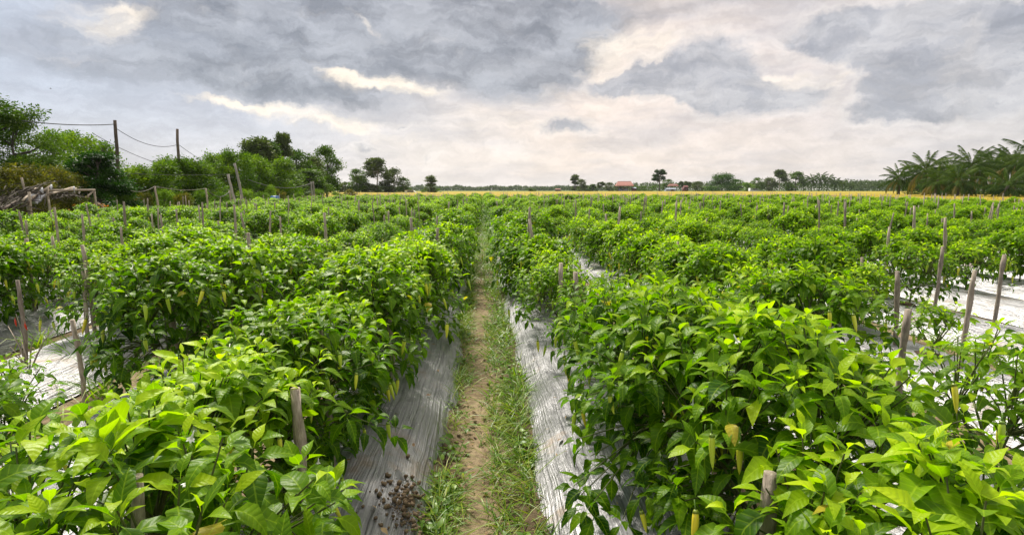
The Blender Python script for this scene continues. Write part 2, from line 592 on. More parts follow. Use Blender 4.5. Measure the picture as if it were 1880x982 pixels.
def make_pepper_mats():
    m, T = newmat('pepper_skin')
    a = NN(T, 'ShaderNodeAttribute', attribute_name='tint')
    oi = NN(T, 'ShaderNodeObjectInfo')
    fruit = rampn(T, oi.outputs['Random'], [(0.0, (0.30, 0.46, 0.03)), (0.5, (0.50, 0.60, 0.05)), (0.9, (0.68, 0.66, 0.05)), (1.0, (0.74, 0.56, 0.03))])
    col = mixn(T, a.outputs['Fac'], (0.09, 0.17, 0.02), fruit)
    p = NN(T, 'ShaderNodeBsdfPrincipled')
    T.links.new(col, p.inputs['Base Color'])
    p.inputs['Roughness'].default_value = 0.25
    p.inputs['Subsurface Weight'].default_value = 0.0
    out_(T, p.outputs[0])
    M['pepper'] = m
    m, T = newmat('red_pepper_skin')
    out_(T, principled(T, rampn(T, noisen(T, 8), [(0.3, (0.45, 0.02, 0.01)), (0.7, (0.6, 0.06, 0.02))]), 0.25))
    M['red_pepper'] = m
    m, T = newmat('petal')
    out_(T, principled(T, rampn(T, noisen(T, 60), [(0.3, (0.72, 0.73, 0.62)), (0.7, (0.85, 0.85, 0.8))]), 0.6))
    M['petal'] = m


make_pepper_mats()


def make_film():
    m, T = newmat('silver_film')
    tc = NN(T, 'ShaderNodeTexCoord')
    v = tc.outputs['Object']
    # long fine wrinkles that run along the bed and wander a little
    warp = noisen(T, 1.4, 3, 0.5, v)
    wv = NN(T, 'ShaderNodeVectorMath', operation='MULTIPLY_ADD')
    comb = NN(T, 'ShaderNodeCombineXYZ')
    T.links.new(warp, comb.inputs[0])
    T.links.new(comb.outputs[0], wv.inputs[0])
    wv.inputs[1].default_value = (0.07, 0, 0)
    T.links.new(v, wv.inputs[2])
    w1 = noisen(T, 1.0, 4, 0.6, wv.outputs[0], (95, 1.3, 10))
    w2 = noisen(T, 1.0, 3, 0.55, wv.outputs[0], (230, 2.0, 20))
    w3 = noisen(T, 6.5, 6, 0.6, v, (1, .55, 1), dist=1.2)
    s = NN(T, 'ShaderNodeMath', operation='MULTIPLY_ADD'); T.links.new(w2, s.inputs[0]); s.inputs[1].default_value = 0.3; T.links.new(w1, s.inputs[2])
    s2 = NN(T, 'ShaderNodeMath', operation='MULTIPLY_ADD'); T.links.new(w3, s2.inputs[0]); s2.inputs[1].default_value = 1.1; T.links.new(s.outputs[0], s2.inputs[2])
    nr = bumpn(T, s2.outputs[0], 0.75, 0.018)
    # dark reflections along the wrinkles painted in as streaks; dust and soil splashes
    col = rampn(T, w1, [(0.30, (0.10, 0.10, 0.105)), (0.41, (0.24, 0.24, 0.25)), (0.55, (0.32, 0.32, 0.33)), (0.75, (0.37, 0.37, 0.38))])
    d = noisen(T, 2.6, 8, 0.7, v)
    col = mixn(T, rangen(T, d, 0.57, 0.70, 0.0, 0.85), col, (0.26, 0.20, 0.14))
    p = NN(T, 'ShaderNodeBsdfPrincipled')
    T.links.new(col, p.inputs['Base Color'])
    p.inputs['Metallic'].default_value = 0.7
    T.links.new(rangen(T, d, 0.4, 0.75, 0.30, 0.7), p.inputs['Roughness'])
    T.links.new(nr, p.inputs['Normal'])
    out_(T, p.outputs[0])
    return m


M['film'] = make_film()


def make_soil(name, grassy=0.0, shoulders=False):
    m, T = newmat(name)
    tc = NN(T, 'ShaderNodeTexCoord')
    v = tc.outputs['Object']
    n1 = noisen(T, 2.2, 9, 0.65, v)
    n2 = noisen(T, 22, 8, 0.7, v)
    n3 = noisen(T, 140, 4, 0.6, v)
    col = rampn(T, n1, [(0.28, (0.12, 0.085, 0.05)), (0.42, (0.27, 0.20, 0.115)), (0.56, (0.40, 0.31, 0.185)), (0.75, (0.48, 0.38, 0.23))])
    col = mixn(T, rangen(T, n2, 0.38, 0.62, 0.65, 0.0), col, (0.11, 0.078, 0.052))
    col = mixn(T, rangen(T, n3, 0.3, 0.7, 0.35, 0.0), col, (0.09, 0.065, 0.045))
    if grassy:
        n4 = noisen(T, 0.9, 8, 0.7, v)
        gcol = rampn(T, n2, [(0.3, (0.05, 0.085, 0.018)), (0.55, (0.10, 0.15, 0.03)), (0.75, (0.19, 0.19, 0.05))])
        col = mixn(T, rangen(T, n4, 0.5 - grassy * 0.4, 0.62 - grassy * 0.3, 0.0, 1.0), col, gcol)
    if shoulders:
        sp = NN(T, 'ShaderNodeSeparateXYZ'); T.links.new(v, sp.inputs[0])
        o1 = NN(T, 'ShaderNodeMath', operation='ADD'); T.links.new(sp.outputs[0], o1.inputs[0]); o1.inputs[1].default_value = 0.035
        o2 = NN(T, 'ShaderNodeMath', operation='ABSOLUTE'); T.links.new(o1.outputs[0], o2.inputs[0])
        n5 = noisen(T, 7, 6, 0.65, v)
        o3 = NN(T, 'ShaderNodeMath', operation='MULTIPLY_ADD'); T.links.new(n5, o3.inputs[0]); o3.inputs[1].default_value = 0.32; T.links.new(o2.outputs[0], o3.inputs[2])
        col = mixn(T, rangen(T, o3.outputs[0], 0.25, 0.34, 0.0, 0.85), col, rampn(T, n2, [(0.3, (0.035, 0.026, 0.015)), (0.7, (0.13, 0.095, 0.05))]))
    h = NN(T, 'ShaderNodeMath', operation='MULTIPLY_ADD'); T.links.new(n3, h.inputs[0]); h.inputs[1].default_value = 0.4; T.links.new(n2, h.inputs[2])
    out_(T, principled(T, col, 0.92, 0, 0.2, bumpn(T, h.outputs[0], 0.8, 0.02)))
    return m


M['soil'] = make_soil('soil')
M['path'] = make_soil('path_soil', 0.0, True)
M['verge'] = make_soil('grassy_soil', 0.7)
M['ground'] = make_soil('far_ground', 1.0)
M['darksoil'] = stonemat('dark_crumbly_soil', (0.035, 0.024, 0.016), (0.15, 0.105, 0.07), 18, 0.95, 1.0, None, 0, 0.15, 0.03)
M['crumb'] = stonemat('soil_crumb', (0.05, 0.036, 0.022), (0.21, 0.155, 0.10), 9, 0.95, 0.8, None, 0, 0.1, 0.01)
M['paddy'] = stonemat('paddy_canopy', (0.24, 0.20, 0.014), (0.42, 0.31, 0.016), 1.5, 0.9, 0.6)

# ------------------------------------------------------------------ field layout
PERIOD = 1.30
BED_HW = 0.44
BED_H = 0.18
FIELD_L, FIELD_R, FIELD_END = -12.4, 30.5, 57.0
ROWS = []                                     # (side, number, X)
for i in range(9):
    ROWS.append(('left', i + 1, -0.64 - PERIOD * i))
for i in range(23):
    ROWS.append(('right', i + 1, 0.68 + PERIOD * i))


def bed_z(row_x, x, y):
    u = np.clip(np.abs((np.asarray(x) - row_x) / BED_HW), 0, 1)
    und = (fbm(np.asarray(x) * 1.3 + row_x * 7, np.asarray(y) * 0.7, 5) - 0.5) * 0.07
    return (BED_H + und) * (1 - u ** 3.4) + 0.012


# ground
g = MB()
xs = np.array([-6000, -1500, -400, -100, -40, -14, 0, 14, 40, 100, 400, 1500, 6000.0]); ys = np.array([-600, -60, 0, 30, 60, 120, 300, 800, 2000, 7000.0])
X, Y = np.meshgrid(xs, ys)
V, F = grid(len(xs), len(ys), X, Y, np.zeros_like(X) - 0.006)
g.add(V, F)
tag(g.build('ground', M['ground']), kind='structure')
g = MB()
V, F = grid(45, 60, *[a for a in np.meshgrid(np.linspace(FIELD_L - 0.9, FIELD_R + 0.9, 45), np.linspace(-3, FIELD_END + 1, 60))], np.zeros((60, 45)))
g.add(V, F)
tag(g.build('field_soil', M['soil']), kind='structure')
# the dirt path between the two middle beds
g = MB()
py_ = np.concatenate([np.arange(0.2, 6, 0.025), np.arange(6, 20, 0.08), np.arange(20, 57, 0.4)])
px_ = np.linspace(-0.30, 0.34, 30)
X, Y = np.meshgrid(px_, py_)
edge = np.minimum(1, np.minimum(X + 0.30, 0.34 - X) / 0.06)
Z = 0.006 + edge * (0.026 * fbm(X * 9, Y * 9, 3, 5) + 0.018 * np.clip(fbm(X * 20, Y * 20, 9) - 0.55, 0, 1) * 3 + 0.03 * np.abs(X / 0.3) ** 2)
V, F = grid(len(px_), len(py_), X, Y, Z)
g.add(V, F)
tag(g.build('path', M['path']), kind='structure')

# plastic covered beds
for side, n, rx in ROWS:
    near = n <= 1
    nx = 90 if near else (36 if n <= 5 else 16)
    y0 = 0.2
    yy = np.concatenate([np.arange(y0, 5, 0.04 if near else 0.08), np.arange(5, 14, 0.16), np.arange(14, FIELD_END, 0.8), [FIELD_END]])
    u = np.linspace(-1, 1, nx)
    u = np.sign(u) * np.abs(u) ** 0.8
    Xb, Yb = np.meshgrid(u * BED_HW, yy)
    wob = (fbm(Yb * 0.8 + rx * 3, Yb * 0 + np.sign(Xb), 21) - 0.5) * 0.13 * np.abs(Xb / BED_HW) ** 2
    Xw = Xb + wob * np.sign(Xb) + rx
    Zb = bed_z(rx, Xb + rx, Yb)
    wr = fbm(Xb * 26 + 0.8 * fbm(Yb * 1.2, Xb * 2, 31), Yb * 0.9, 41 + n, 3) - 0.5
    Zb = Zb + wr * 0.010 * (1 - np.abs(Xb / BED_HW) ** 6) * (1.0 if n <= 5 else 0.5)
    b = MB()
    V, F = grid(nx, len(yy), Xw, Yb, Zb)
    b.add(V, F)
    lab = 'silver plastic mulch film over the %s raised bed %s of the dirt path' % (ORD[n], side)
    bed = b.build('mulch_film', M['film'])
    tag(bed, lab, 'plastic mulch', 'plastic covered beds')

# ------------------------------------------------------------------ leaves
LT = np.array([-0.26, 0.0, 0.2, 0.45, 0.75, 1.0])
LW = np.array([0.014, 0.05, 0.40, 0.50, 0.27, 0.008])


def leaves(mb, P, D, L, Wd, bend, roll, fold, tint, rng, rows=LT, wid=LW):
    """curved pointed blades with a folded midrib"""
    P = np.asarray(P); D = nrm(np.asarray(D)); n = len(P)
    up = np.tile([0, 0, 1.0], (n, 1))
    S = np.cross(D, up)
    bad = np.linalg.norm(S, axis=1) < 0.05
    S[bad] = [1, 0, 0]
    S = nrm(S)
    N = np.cross(S, D)
    c, s = np.cos(roll)[:, None], np.sin(roll)[:, None]
    S2 = S * c + N * s
    N2 = -S * s + N * c
    t = rows[None, :, None]
    th = bend[:, None, None] * np.clip(t, -0.1, 1)
    # arc in the plane of D and -N (unrolled), so tips hang
    b = np.maximum(bend[:, None, None], 1e-3)
    along = np.where(t < 0, t, np.sin(th) / b)
    down = np.where(t < 0, 0, (1 - np.cos(th)) / b)
    C = P[:, None, :] + L[:, None, None] * (along * D[:, None, :] - down * N[:, None, :])
    w = wid[None, :, None] * Wd[:, None, None]
    lift = np.abs(wid)[None, :, None] * (fold * Wd)[:, None, None]
    wav = rng.normal(0, 0.075, (n, len(rows), 2)) * Wd[:, None, None]
    Lf = C - w * S2[:, None, :] + (lift + wav[:, :, :1] * (wid[None, :, None] > 0.1)) * N2[:, None, :]
    Rt = C + w * S2[:, None, :] + (lift + wav[:, :, 1:] * (wid[None, :, None] > 0.1)) * N2[:, None, :]
    V = np.stack([Lf, C, Rt], 2).reshape(n, -1, 3)
    k = len(rows)
    f = []
    for i in range(k - 1):
        for j in range(2):
            a = i * 3 + j
            f.append([a, a + 1, a + 4, a + 3])
    f = np.array(f)
    F = (np.arange(n)[:, None, None] * (k * 3) + f[None]).reshape(-1, 4)
    uv = np.zeros((n, k, 3, 2))
    uv[..., 0] = np.array([-1, 0, 1])[None, None, :] * np.maximum(wid, 0.05)[None, :, None] * 2
    uv[..., 1] = np.clip(rows, 0, 1)[None, :, None]
    mb.add(V.reshape(-1, 3), F, np.repeat(tint, k * 3), uv.reshape(-1, 2))


def gen_plant(seed, Ht=0.82, Rr=0.40, ncl=78, L=0.110, low=-0.95, fill=0.5, npep=24, nfl=9):
    rng = np.random.default_rng(seed)
    fo, stm = MB(), MB()
    fork = np.array([rng.normal(0, .01), rng.normal(0, .01), Ht * 0.22])
    cz, rz = Ht * 0.52, Ht * 0.45
    ph = rng.uniform(0, 6.283, ncl)
    se = rng.uniform(low, 1, ncl)
    se[: ncl // 3] = rng.uniform(0.3, 1, ncl // 3)
    r = 1 - fill * rng.random(ncl) ** 1.6
    lump = 1 + 0.22 * np.sin(2 * ph + seed) + 0.14 * np.sin(3 * ph + 2.1 * seed + 3 * se) + rng.normal(0, 0.07, ncl)
    ce = np.sqrt(np.maximum(0, 1 - se ** 2))
    ce = np.where(se < 0, 0.75 + 0.25 * ce, ce)
    Cc = np.stack([Rr * r * lump * ce * np.cos(ph), Rr * r * lump * ce * np.sin(ph), cz + rz * (0.55 + 0.45 * r) * se * (0.9 + 0.1 * lump)], -1)
    # branches
    stm.tube([[0, 0, -0.04], [0.004, 0.0, Ht * 0.1], fork], [0.011, 0.009, 0.008], 7)
    prim = []
    for k in range(5):
        a = k * 1.2566 + rng.uniform(-.4, .4)
        e = fork + np.array([math.cos(a) * Rr * 0.42, math.sin(a) * Rr * 0.42, Ht * rng.uniform(0.22, 0.32)])
        mid = (fork + e) / 2 + np.array([0, 0, -0.02])
        stm.tube([fork, mid, e], [0.007, 0.0055, 0.004], 6)
        prim.append((mid, e))
    for c in Cc:
        d = [np.linalg.norm(c - e) for _, e in prim]
        m_, e = prim[int(np.argmin(d))]
        s0 = e if c[2] > e[2] - 0.06 else m_
        mid = (s0 + c) / 2 + np.array([0, 0, 0.02])
        stm.tube([s0, mid, c], [0.0034, 0.0026, 0.0018], 5, cap=False)
    # rosettes
    P, D, Ls, B, Ro, Ti = [], [], [], [], [], []
    for i, c in enumerate(Cc):
        outw = c - np.array([0, 0, cz * 0.7])
        ax = nrm(0.55 * nrm(outw) + np.array([0, 0, 0.8]) + rng.normal(0, 0.12, 3))
        u_ = nrm(np.cross(ax, [0.3, 0.9, 0.1])); v_ = np.cross(ax, u_)
        nl = rng.integers(5, 9)
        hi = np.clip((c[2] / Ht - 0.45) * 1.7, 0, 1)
        for k in range(nl):
            th = k * 2.39996 + rng.uniform(-.35, .35) + i
            f = k / (nl - 1)
            al = R_(28 + 62 * f + rng.uniform(-14, 18))
            d = math.cos(al) * ax + math.sin(al) * (math.cos(th) * u_ + math.sin(th) * v_)
            # light-seeking: lower leaves lean outwards
            d = nrm(d + 0.35 * nrm(outw * np.array([1, 1, 0.15])) * (0.5 + 0.5 * f))
            P.append(c - ax * (0.055 * f) + d * 0.022)
            D.append(d)
            Ls.append(L * (0.42 + 0.62 * f) * rng.uniform(0.82, 1.15))
            B.append(rng.uniform(0.5, 1.7) + 0.35 * f)
            Ro.append(rng.normal(0, 0.33))
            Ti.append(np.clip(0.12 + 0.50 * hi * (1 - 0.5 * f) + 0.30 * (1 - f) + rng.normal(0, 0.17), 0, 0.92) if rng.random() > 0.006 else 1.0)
    Ls = np.array(Ls)
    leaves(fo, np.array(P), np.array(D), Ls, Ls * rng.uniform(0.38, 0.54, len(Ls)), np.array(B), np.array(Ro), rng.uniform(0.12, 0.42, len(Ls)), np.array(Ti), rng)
    # fruit and flowers hang below outer rosettes
    o = [c for c, q in zip(Cc, se) if -0.7 < q < 0.62]
    rng.shuffle(o)
    pep = [c + nrm(c * np.array([1, 1, 0])) * rng.uniform(0.07, 0.13) - np.array([0, 0, rng.uniform(0.0, 0.06)]) for c in o[:npep]]
    o2 = list(Cc)
    rng.shuffle(o2)
    flo = [c + nrm(c * np.array([1, 1, 0.3])) * 0.03 - np.array([0, 0, 0.015]) for c in o2[:nfl]]
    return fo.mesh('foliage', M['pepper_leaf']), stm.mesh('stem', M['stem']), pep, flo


def gen_pepper(seed):
    rng = np.random.default_rng(seed)
    b = MB()
    Lp = rng.uniform(0.075, 0.105)
    cv = rng.uniform(-0.02, 0.02)
    b.tube([[0.004, 0, 0.03], [0.002, 0, 0.012], [0, 0, 0]], [0.0022, 0.0024, 0.004], 6, 0.0)
    t = np.array([0, 0.06, 0.2, 0.4, 0.6, 0.8, 0.93, 1.0])
    rad = np.array([0.006, 0.0095, 0.0115, 0.0115, 0.0098, 0.0068, 0.0034, 0.0008]) * rng.uniform(0.78, 1.05)
    pts = np.stack([cv * t ** 2, 0.4 * cv * t, -t * Lp], -1)
    b.tube(pts, rad, 9, 1.0)
    b.tube([[0, 0, 0.003], [0, 0, -0.006]], [0.006, 0.0105], 9, 0.15)
    return b.mesh('pepper', M['pepper'])


def gen_flower():
    b = MB()
    rng = np.random.default_rng(4)
    n = 6
    a = np.arange(n) * 2 * math.pi / n
    D = np.stack([np.cos(a), np.sin(a), -0.35 * np.ones(n)], -1)
    leaves(b, np.zeros((n, 3)), D, np.full(n, 0.011), np.full(n, 0.007), np.full(n, 0.4), np.zeros(n), np.full(n, 0.1), np.ones(n), rng)
    b.tube([[0, 0, 0.02], [0, 0, 0], [0, 0, -0.008]], [0.001, 0.003, 0.002], 5)
    return b.mesh('flower', M['petal'])


VARS = [gen_plant(11 + 7 * i, Ht=[0.84, 0.80, 0.88, 0.76, 0.82, 0.86][i], Rr=[0.42, 0.41, 0.44, 0.40, 0.39, 0.45][i], ncl=[190, 178, 205, 165, 172, 200][i]) for i in range(6)]
VARS += [gen_plant(201, 0.70, 0.37, 125, 0.088, -0.7, 0.6, 26), gen_plant(202, 0.64, 0.38, 110, 0.085, -0.7, 0.6, 26)]      # 6, 7 smaller
VARS += [gen_plant(301, 0.55, 0.27, 34, 0.10, -0.2, 0.7, 5, 4), gen_plant(302, 0.42, 0.22, 24, 0.09, -0.1, 0.7, 3, 2)]   # 8, 9 sparse young
PEP = [gen_pepper(50 + i) for i in range(5)]
FLO = gen_flower()
LOOK = ['bushy', 'leafy', 'dense', 'rounded', 'upright', 'spreading', 'fruiting', 'low', 'sparse', 'small']

# ------------------------------------------------------------------ where plants and stakes stand
prng = random.Random(8)
plants = []          # (side, row, X, Y, variant, scale, rot)
RX = {(s, n): x for s, n, x in ROWS}
EXPL = {
    ('left', 1): [(1.12, 1), (1.75, 0), (2.35, 4), (2.95, 3), (3.55, 2), (4.3, 5), (4.95, 0), (5.6, 1)],
    ('right', 1): [(1.0, 3), (1.62, 2), (2.12, 5), (2.66, 1), (3.2, 7), (3.8, 6), (4.9, 7), (5.6, 6), (6.2, 3)],
    ('left', 2): [(1.72, 1), (2.14, 7), (3.55, 2), (4.2, 5), (4.85, 0), (5.5, 1), (6.15, 4)],
    ('right', 2): [(2.02, 6), (2.72, 9), (3.42, 1), (3.95, 6), (4.6, 4), (5.3, 3)],
    ('left', 3): [(5.0, 6), (5.7, 0), (6.4, 4)],
    ('right', 3): [(3.9, 9), (4.75, 7), (5.3, 1), (5.9, 3)],
    ('left', 4): [(4.9, 7), (5.45, 3), (6.0, 6)],
    ('right', 4): [(5.85, 6), (6.7, 1)],
    ('right', 5): [(6.6, 7), (7.3, 3)],
}
for side, n, rx in ROWS:
    y = 0.55 + prng.random() * 0.5
    ex = EXPL.get((side, n))
    if ex:
        for yy, v in ex:
            plants.append((side, n, rx + prng.uniform(-.05, .05) + (.15 if (side, n) == ('right', 1) and yy < 4 else 0) - ((.14 if yy < 1.5 else .15) if (side, n) == ('left', 1) and yy < 4.5 else 0), yy, v, prng.uniform(0.95, 1.06) * ((1.04 if yy < 1.5 else 0.93) if (side, n) == ('left', 1) and yy < 3.2 else 1), prng.uniform(0, 6.28)))
        y = ex[-1][0] + 0.6
    elif n <= 4:
        y = 5.0
    while y < FIELD_END - 0.3:
        big = vnoise(np.array([n * 0.7 + (50 if side == 'left' else 0)]), np.array([y * 0.35]), 77)[0]
        if prng.random() > (0.13 if n > 1 else 0.05):
            if big < 0.30:
                v = prng.choice([6, 7, 7, 3, 8])
            else:
                v = prng.choice([0, 1, 2, 3, 4, 5, 0, 1, 3, 6])
            sc = prng.uniform(0.66, 1.02)
            dx = prng.uniform(-.07, .07)
            if n == 1 and y > 6.5:
                dx += 0.11 if side == 'left' else -0.11
                sc = min(1.12, sc * 1.12)
            plants.append((side, n, rx + dx, y, v, sc, prng.uniform(0, 6.28)))
        y += prng.uniform(0.54, 0.74)


def in_frame(x, y, z0, z1, mx=60):
    for z in (z0, z1):
        p = proj((x, y, z))
        if p and -mx < p[0] < 1880 + mx and -40 < p[1] < 982 + 40:
            return True
    return False


plants.sort(key=lambda p: p[3])
vis = [i for i, p in enumerate(plants) if in_frame(p[2], p[3], 0.3, 0.9, 120)]
vis.sort(key=lambda i: math.hypot(plants[i][2], plants[i][3]))
chosen = set(vis[:300])
count = {}
src = {}
stuffpts = []
for i, (side, n, x, y, v, sc, rot) in enumerate(plants):
    z = float(bed_z(RX[(side, n)], x, y)) - 0.01
    fo, stm, pep, flo = VARS[v]
    if i in chosen:
        k = count[(side, n)] = count.get((side, n), 0) + 1
        lab = '%s pepper plant, %s from the front in the %s row %s of the dirt path' % (LOOK[v], ORD[k], ORD[n], side)
        t = thing('pepper_plant', lab, 'pepper plant', (x, y, z), rot, 'pepper plants in the field rows', sc)
        a = link('foliage', fo, t)
        b = link('stem', stm, t)
        src.setdefault(v, (a, b))
        d = math.hypot(x, y)
        heavy = vnoise(np.array([n * 1.3 + (9 if side == 'left' else 0)]), np.array([y * 0.5]), 5)[0]
        np_ = min(len(pep), int((len(pep)) * (0.25 + 0.9 * heavy))) if d < 9 else min(len(pep), 2 + int(9 * heavy))
        for j in range(np_):
            pp = link('pepper', PEP[(i + j) % 5], t)
            pp.location = pep[j]
            pp.scale = (0.8, 0.8, 0.85) if d < 2.6 else (1, 1, 1)
            pp.rotation_euler = (prng.uniform(-.25, .25), prng.uniform(-.25, .25), prng.uniform(0, 6.28))
        if d < 5:
            for j in range(len(flo)):
                ff = link('flower', FLO, t)
                ff.location = flo[j]
                ff.rotation_euler = (prng.uniform(-.6, .6), prng.uniform(-.6, .6), prng.uniform(0, 6.28))
    else:
        p = proj((x, y, 0.6))
        if p is None or p[0] < -500 or p[0] > 2400:
            if math.hypot(x, y) > 4 or y < 0.3:
                continue
        stuffpts.append((x, y, z, rot, sc, v))
        stuffpts.append((x, y, z, rot, sc, 100 + v))
        c, s = math.cos(rot), math.sin(rot)
        for j in range(min(len(pep), prng.choice([1, 2, 4, 6, 9]))):
            q = pep[j]
            stuffpts.append((x + sc * (q[0] * c - q[1] * s), y + sc * (q[0] * s + q[1] * c), z + sc * q[2], prng.uniform(0, 6.28), 1.15, 200 + j % 5))
PEPSRC = None
for v in range(len(VARS)):
    if v not in src:
        print('no source for variant', v)

# everything further off in the field: one object that repeats the same plants
def field_rest(name, pts, sources):
    me = bpy.data.meshes.new(name)
    A = np.array(pts, float)
    me.vertices.add(len(A))
    me.vertices.foreach_set('co', A[:, :3].astype(np.float32).ravel())
    for nm, c in (('rotz', 3), ('scl', 4)):
        at = me.attributes.new(nm, 'FLOAT', 'POINT'); at.data.foreach_set('value', A[:, c].astype(np.float32))
    at = me.attributes.new('idx', 'INT', 'POINT'); at.data.foreach_set('value', A[:, 5].astype(np.int32))
    o = link(name, me)
    G = bpy.data.node_groups.new(name, 'GeometryNodeTree')
    G.interface.new_socket('Geometry', in_out='INPUT', socket_type='NodeSocketGeometry')
    G.interface.new_socket('Geometry', in_out='OUTPUT', socket_type='NodeSocketGeometry')
    gi = G.nodes.new('NodeGroupInput'); go = G.nodes.new('NodeGroupOutput')
    mp = G.nodes.new('GeometryNodeMeshToPoints')
    G.links.new(gi.outputs[0], mp.inputs[0])
    ai = G.nodes.new('GeometryNodeInputNamedAttribute'); ai.data_type = 'INT'; ai.inputs[0].default_value = 'idx'
    ar = G.nodes.new('GeometryNodeInputNamedAttribute'); ar.data_type = 'FLOAT'; ar.inputs[0].default_value = 'rotz'
    asx = G.nodes.new('GeometryNodeInputNamedAttribute'); asx.data_type = 'FLOAT'; asx.inputs[0].default_value = 'scl'
    cx = G.nodes.new('ShaderNodeCombineXYZ'); G.links.new(ar.outputs[0], cx.inputs[2])
    j = G.nodes.new('GeometryNodeJoinGeometry')
    for idx, ob in sources.items():
        cmp_ = G.nodes.new('FunctionNodeCompare'); cmp_.data_type = 'INT'; cmp_.operation = 'EQUAL'
        G.links.new(ai.outputs[0], cmp_.inputs[2]); cmp_.inputs[3].default_value = idx
        oi = G.nodes.new('GeometryNodeObjectInfo'); oi.transform_space = 'ORIGINAL'
        oi.inputs[0].default_value = ob; oi.inputs[1].default_value = True
        ip = G.nodes.new('GeometryNodeInstanceOnPoints')
        G.links.new(mp.outputs[0], ip.inputs['Points'])
        G.links.new(cmp_.outputs[0], ip.inputs['Selection'])
        G.links.new(oi.outputs['Geometry'], ip.inputs['Instance'])
        G.links.new(cx.outputs[0], ip.inputs['Rotation'])
        G.links.new(asx.outputs[0], ip.inputs['Scale'])
        G.links.new(ip.outputs[0], j.inputs[0])
    G.links.new(j.outputs[0], go.inputs[0])
    md = o.modifiers.new('repeat', 'NODES')
    md.node_group = G
    return o


sources = {}
for v, (a, b) in src.items():
    sources[v] = a
    sources[100 + v] = b
for o in COL.objects:
    if o.name.split('.')[0] == 'pepper' and o.data in PEP:
        sources.setdefault(200 + PEP.index(o.data), o)
rest = field_rest('pepper_plants', stuffpts, sources)
tag(rest, 'the far rows of pepper plants stretching back to the yellow rice field', 'pepper plants', kind='stuff')

# ------------------------------------------------------------------ stakes
def gen_stake(seed, fine=True):
    rng = np.random.default_rng(seed)
    b = MB()
    n = 9 if fine else 3
    t = np.linspace(0, 1, n)
    bx, by = rng.normal(0, 0.012), rng.normal(0, 0.012)
    pts = np.stack([bx * np.sin(t * 3.3) + rng.normal(0, 0.002, n), by * np.sin(t * 2.7 + 1) + rng.normal(0, 0.002, n), -0.12 + t * 1.12], -1)
    rad = 0.0145 * (1 - 0.12 * t) * (1 + rng.normal(0, 0.05, n))
    if fine:
        rad[rng.integers(3, n - 1)] *= 1.28
    b.tube(pts, rad, 9 if fine else 5, 0.5, 0.07, rng)
    return b


STAKES = [gen_stake(70 + i).mesh('wooden_stake', M['wood']) for i in range(6)]
stakes = []        # (side, row, x, y, height, leanx, leany)
# tops read off the photograph for the nearest rows: (row, px top, py top, lean px)
for side, n, tx, ty in [('left', 1, 290, 868), ('left', 1, 510, 704), ('left', 1, 600, 600), ('left', 1, 703, 548),
                        ('left', 2, 296, 540), ('left', 2, 548, 455), ('left', 2, 512, 466), ('left', 2, 443, 425),
                        ('left', 3, 38, 512), ('left', 3, 152, 490), ('left', 3, 237, 470), ('left', 3, 165, 447), ('left', 3, 357, 425),
                        ('left', 4, 218, 415), ('left', 4, 107, 432), ('left', 4, 48, 436),
                        ('right', 1, 1452, 858), ('right', 1, 1037, 480), ('right', 1, 1058, 497),
                        ('right', 2, 1665, 562), ('right', 2, 1432, 510), ('right', 2, 1207, 447), ('right', 2, 1247, 442),
                        ('right', 3, 1662, 495), ('right', 3, 1790, 493), ('right', 3, 1573, 470), ('right', 3, 1283, 422),
                        ('right', 4, 1840, 465), ('right', 4, 1733, 450), ('right', 4, 1622, 415), ('right', 4, 1550, 446), ('right', 4, 1350, 430)]:
    X = RX[(side, n)]
    q = at_x(tx, ty, X)
    bx = X + prng.uniform(-.06, .06)
    zb = float(bed_z(X, bx, q[1]))
    stakes.append((side, n, bx, q[1], max(0.35, q[2] - zb), prng.uniform(-.03, .03), prng.uniform(-.03, .03)))
q = at_x(168, 572, -2.52)
stakes.append(('left', 3, -2.62, q[1], q[2] - 0.05, 0.035, 0.02))
lim = {('left', 1): 6.0, ('right', 1): 6.2, ('left', 2): 7, ('right', 2): 7.4, ('left', 3): 7.6, ('right', 3): 9.4, ('left', 4): 8.0, ('right', 4): 9.5, ('right', 5): 6.8, ('left', 5): 5.5}
for side, n, rx in ROWS:
    y = lim.get((side, n), 5.5) + prng.uniform(0, .5)
    while y < FIELD_END - 0.5:
        if prng.random() < 0.32 + 0.62 * vnoise(np.array([rx * .45]), np.array([y * .12]), 91)[0]:
            hh = prng.uniform(0.66, 1.04)
            x = rx + prng.uniform(-.12, .12)
            stakes.append((side, n, x, y, hh, prng.gauss(0, .045), prng.gauss(0, .045)))
        y += prng.uniform(0.55, 1.0)
stakes.sort(key=lambda s: s[3])
vis = [i for i, s in enumerate(stakes) if in_frame(s[2], s[3], 0.3, 0.9, 20)]
vis.sort(key=lambda i: math.hypot(stakes[i][2], stakes[i][3]))
chosen = set(vis[:300])
count = {}
far = MB()
frng = np.random.default_rng(3)
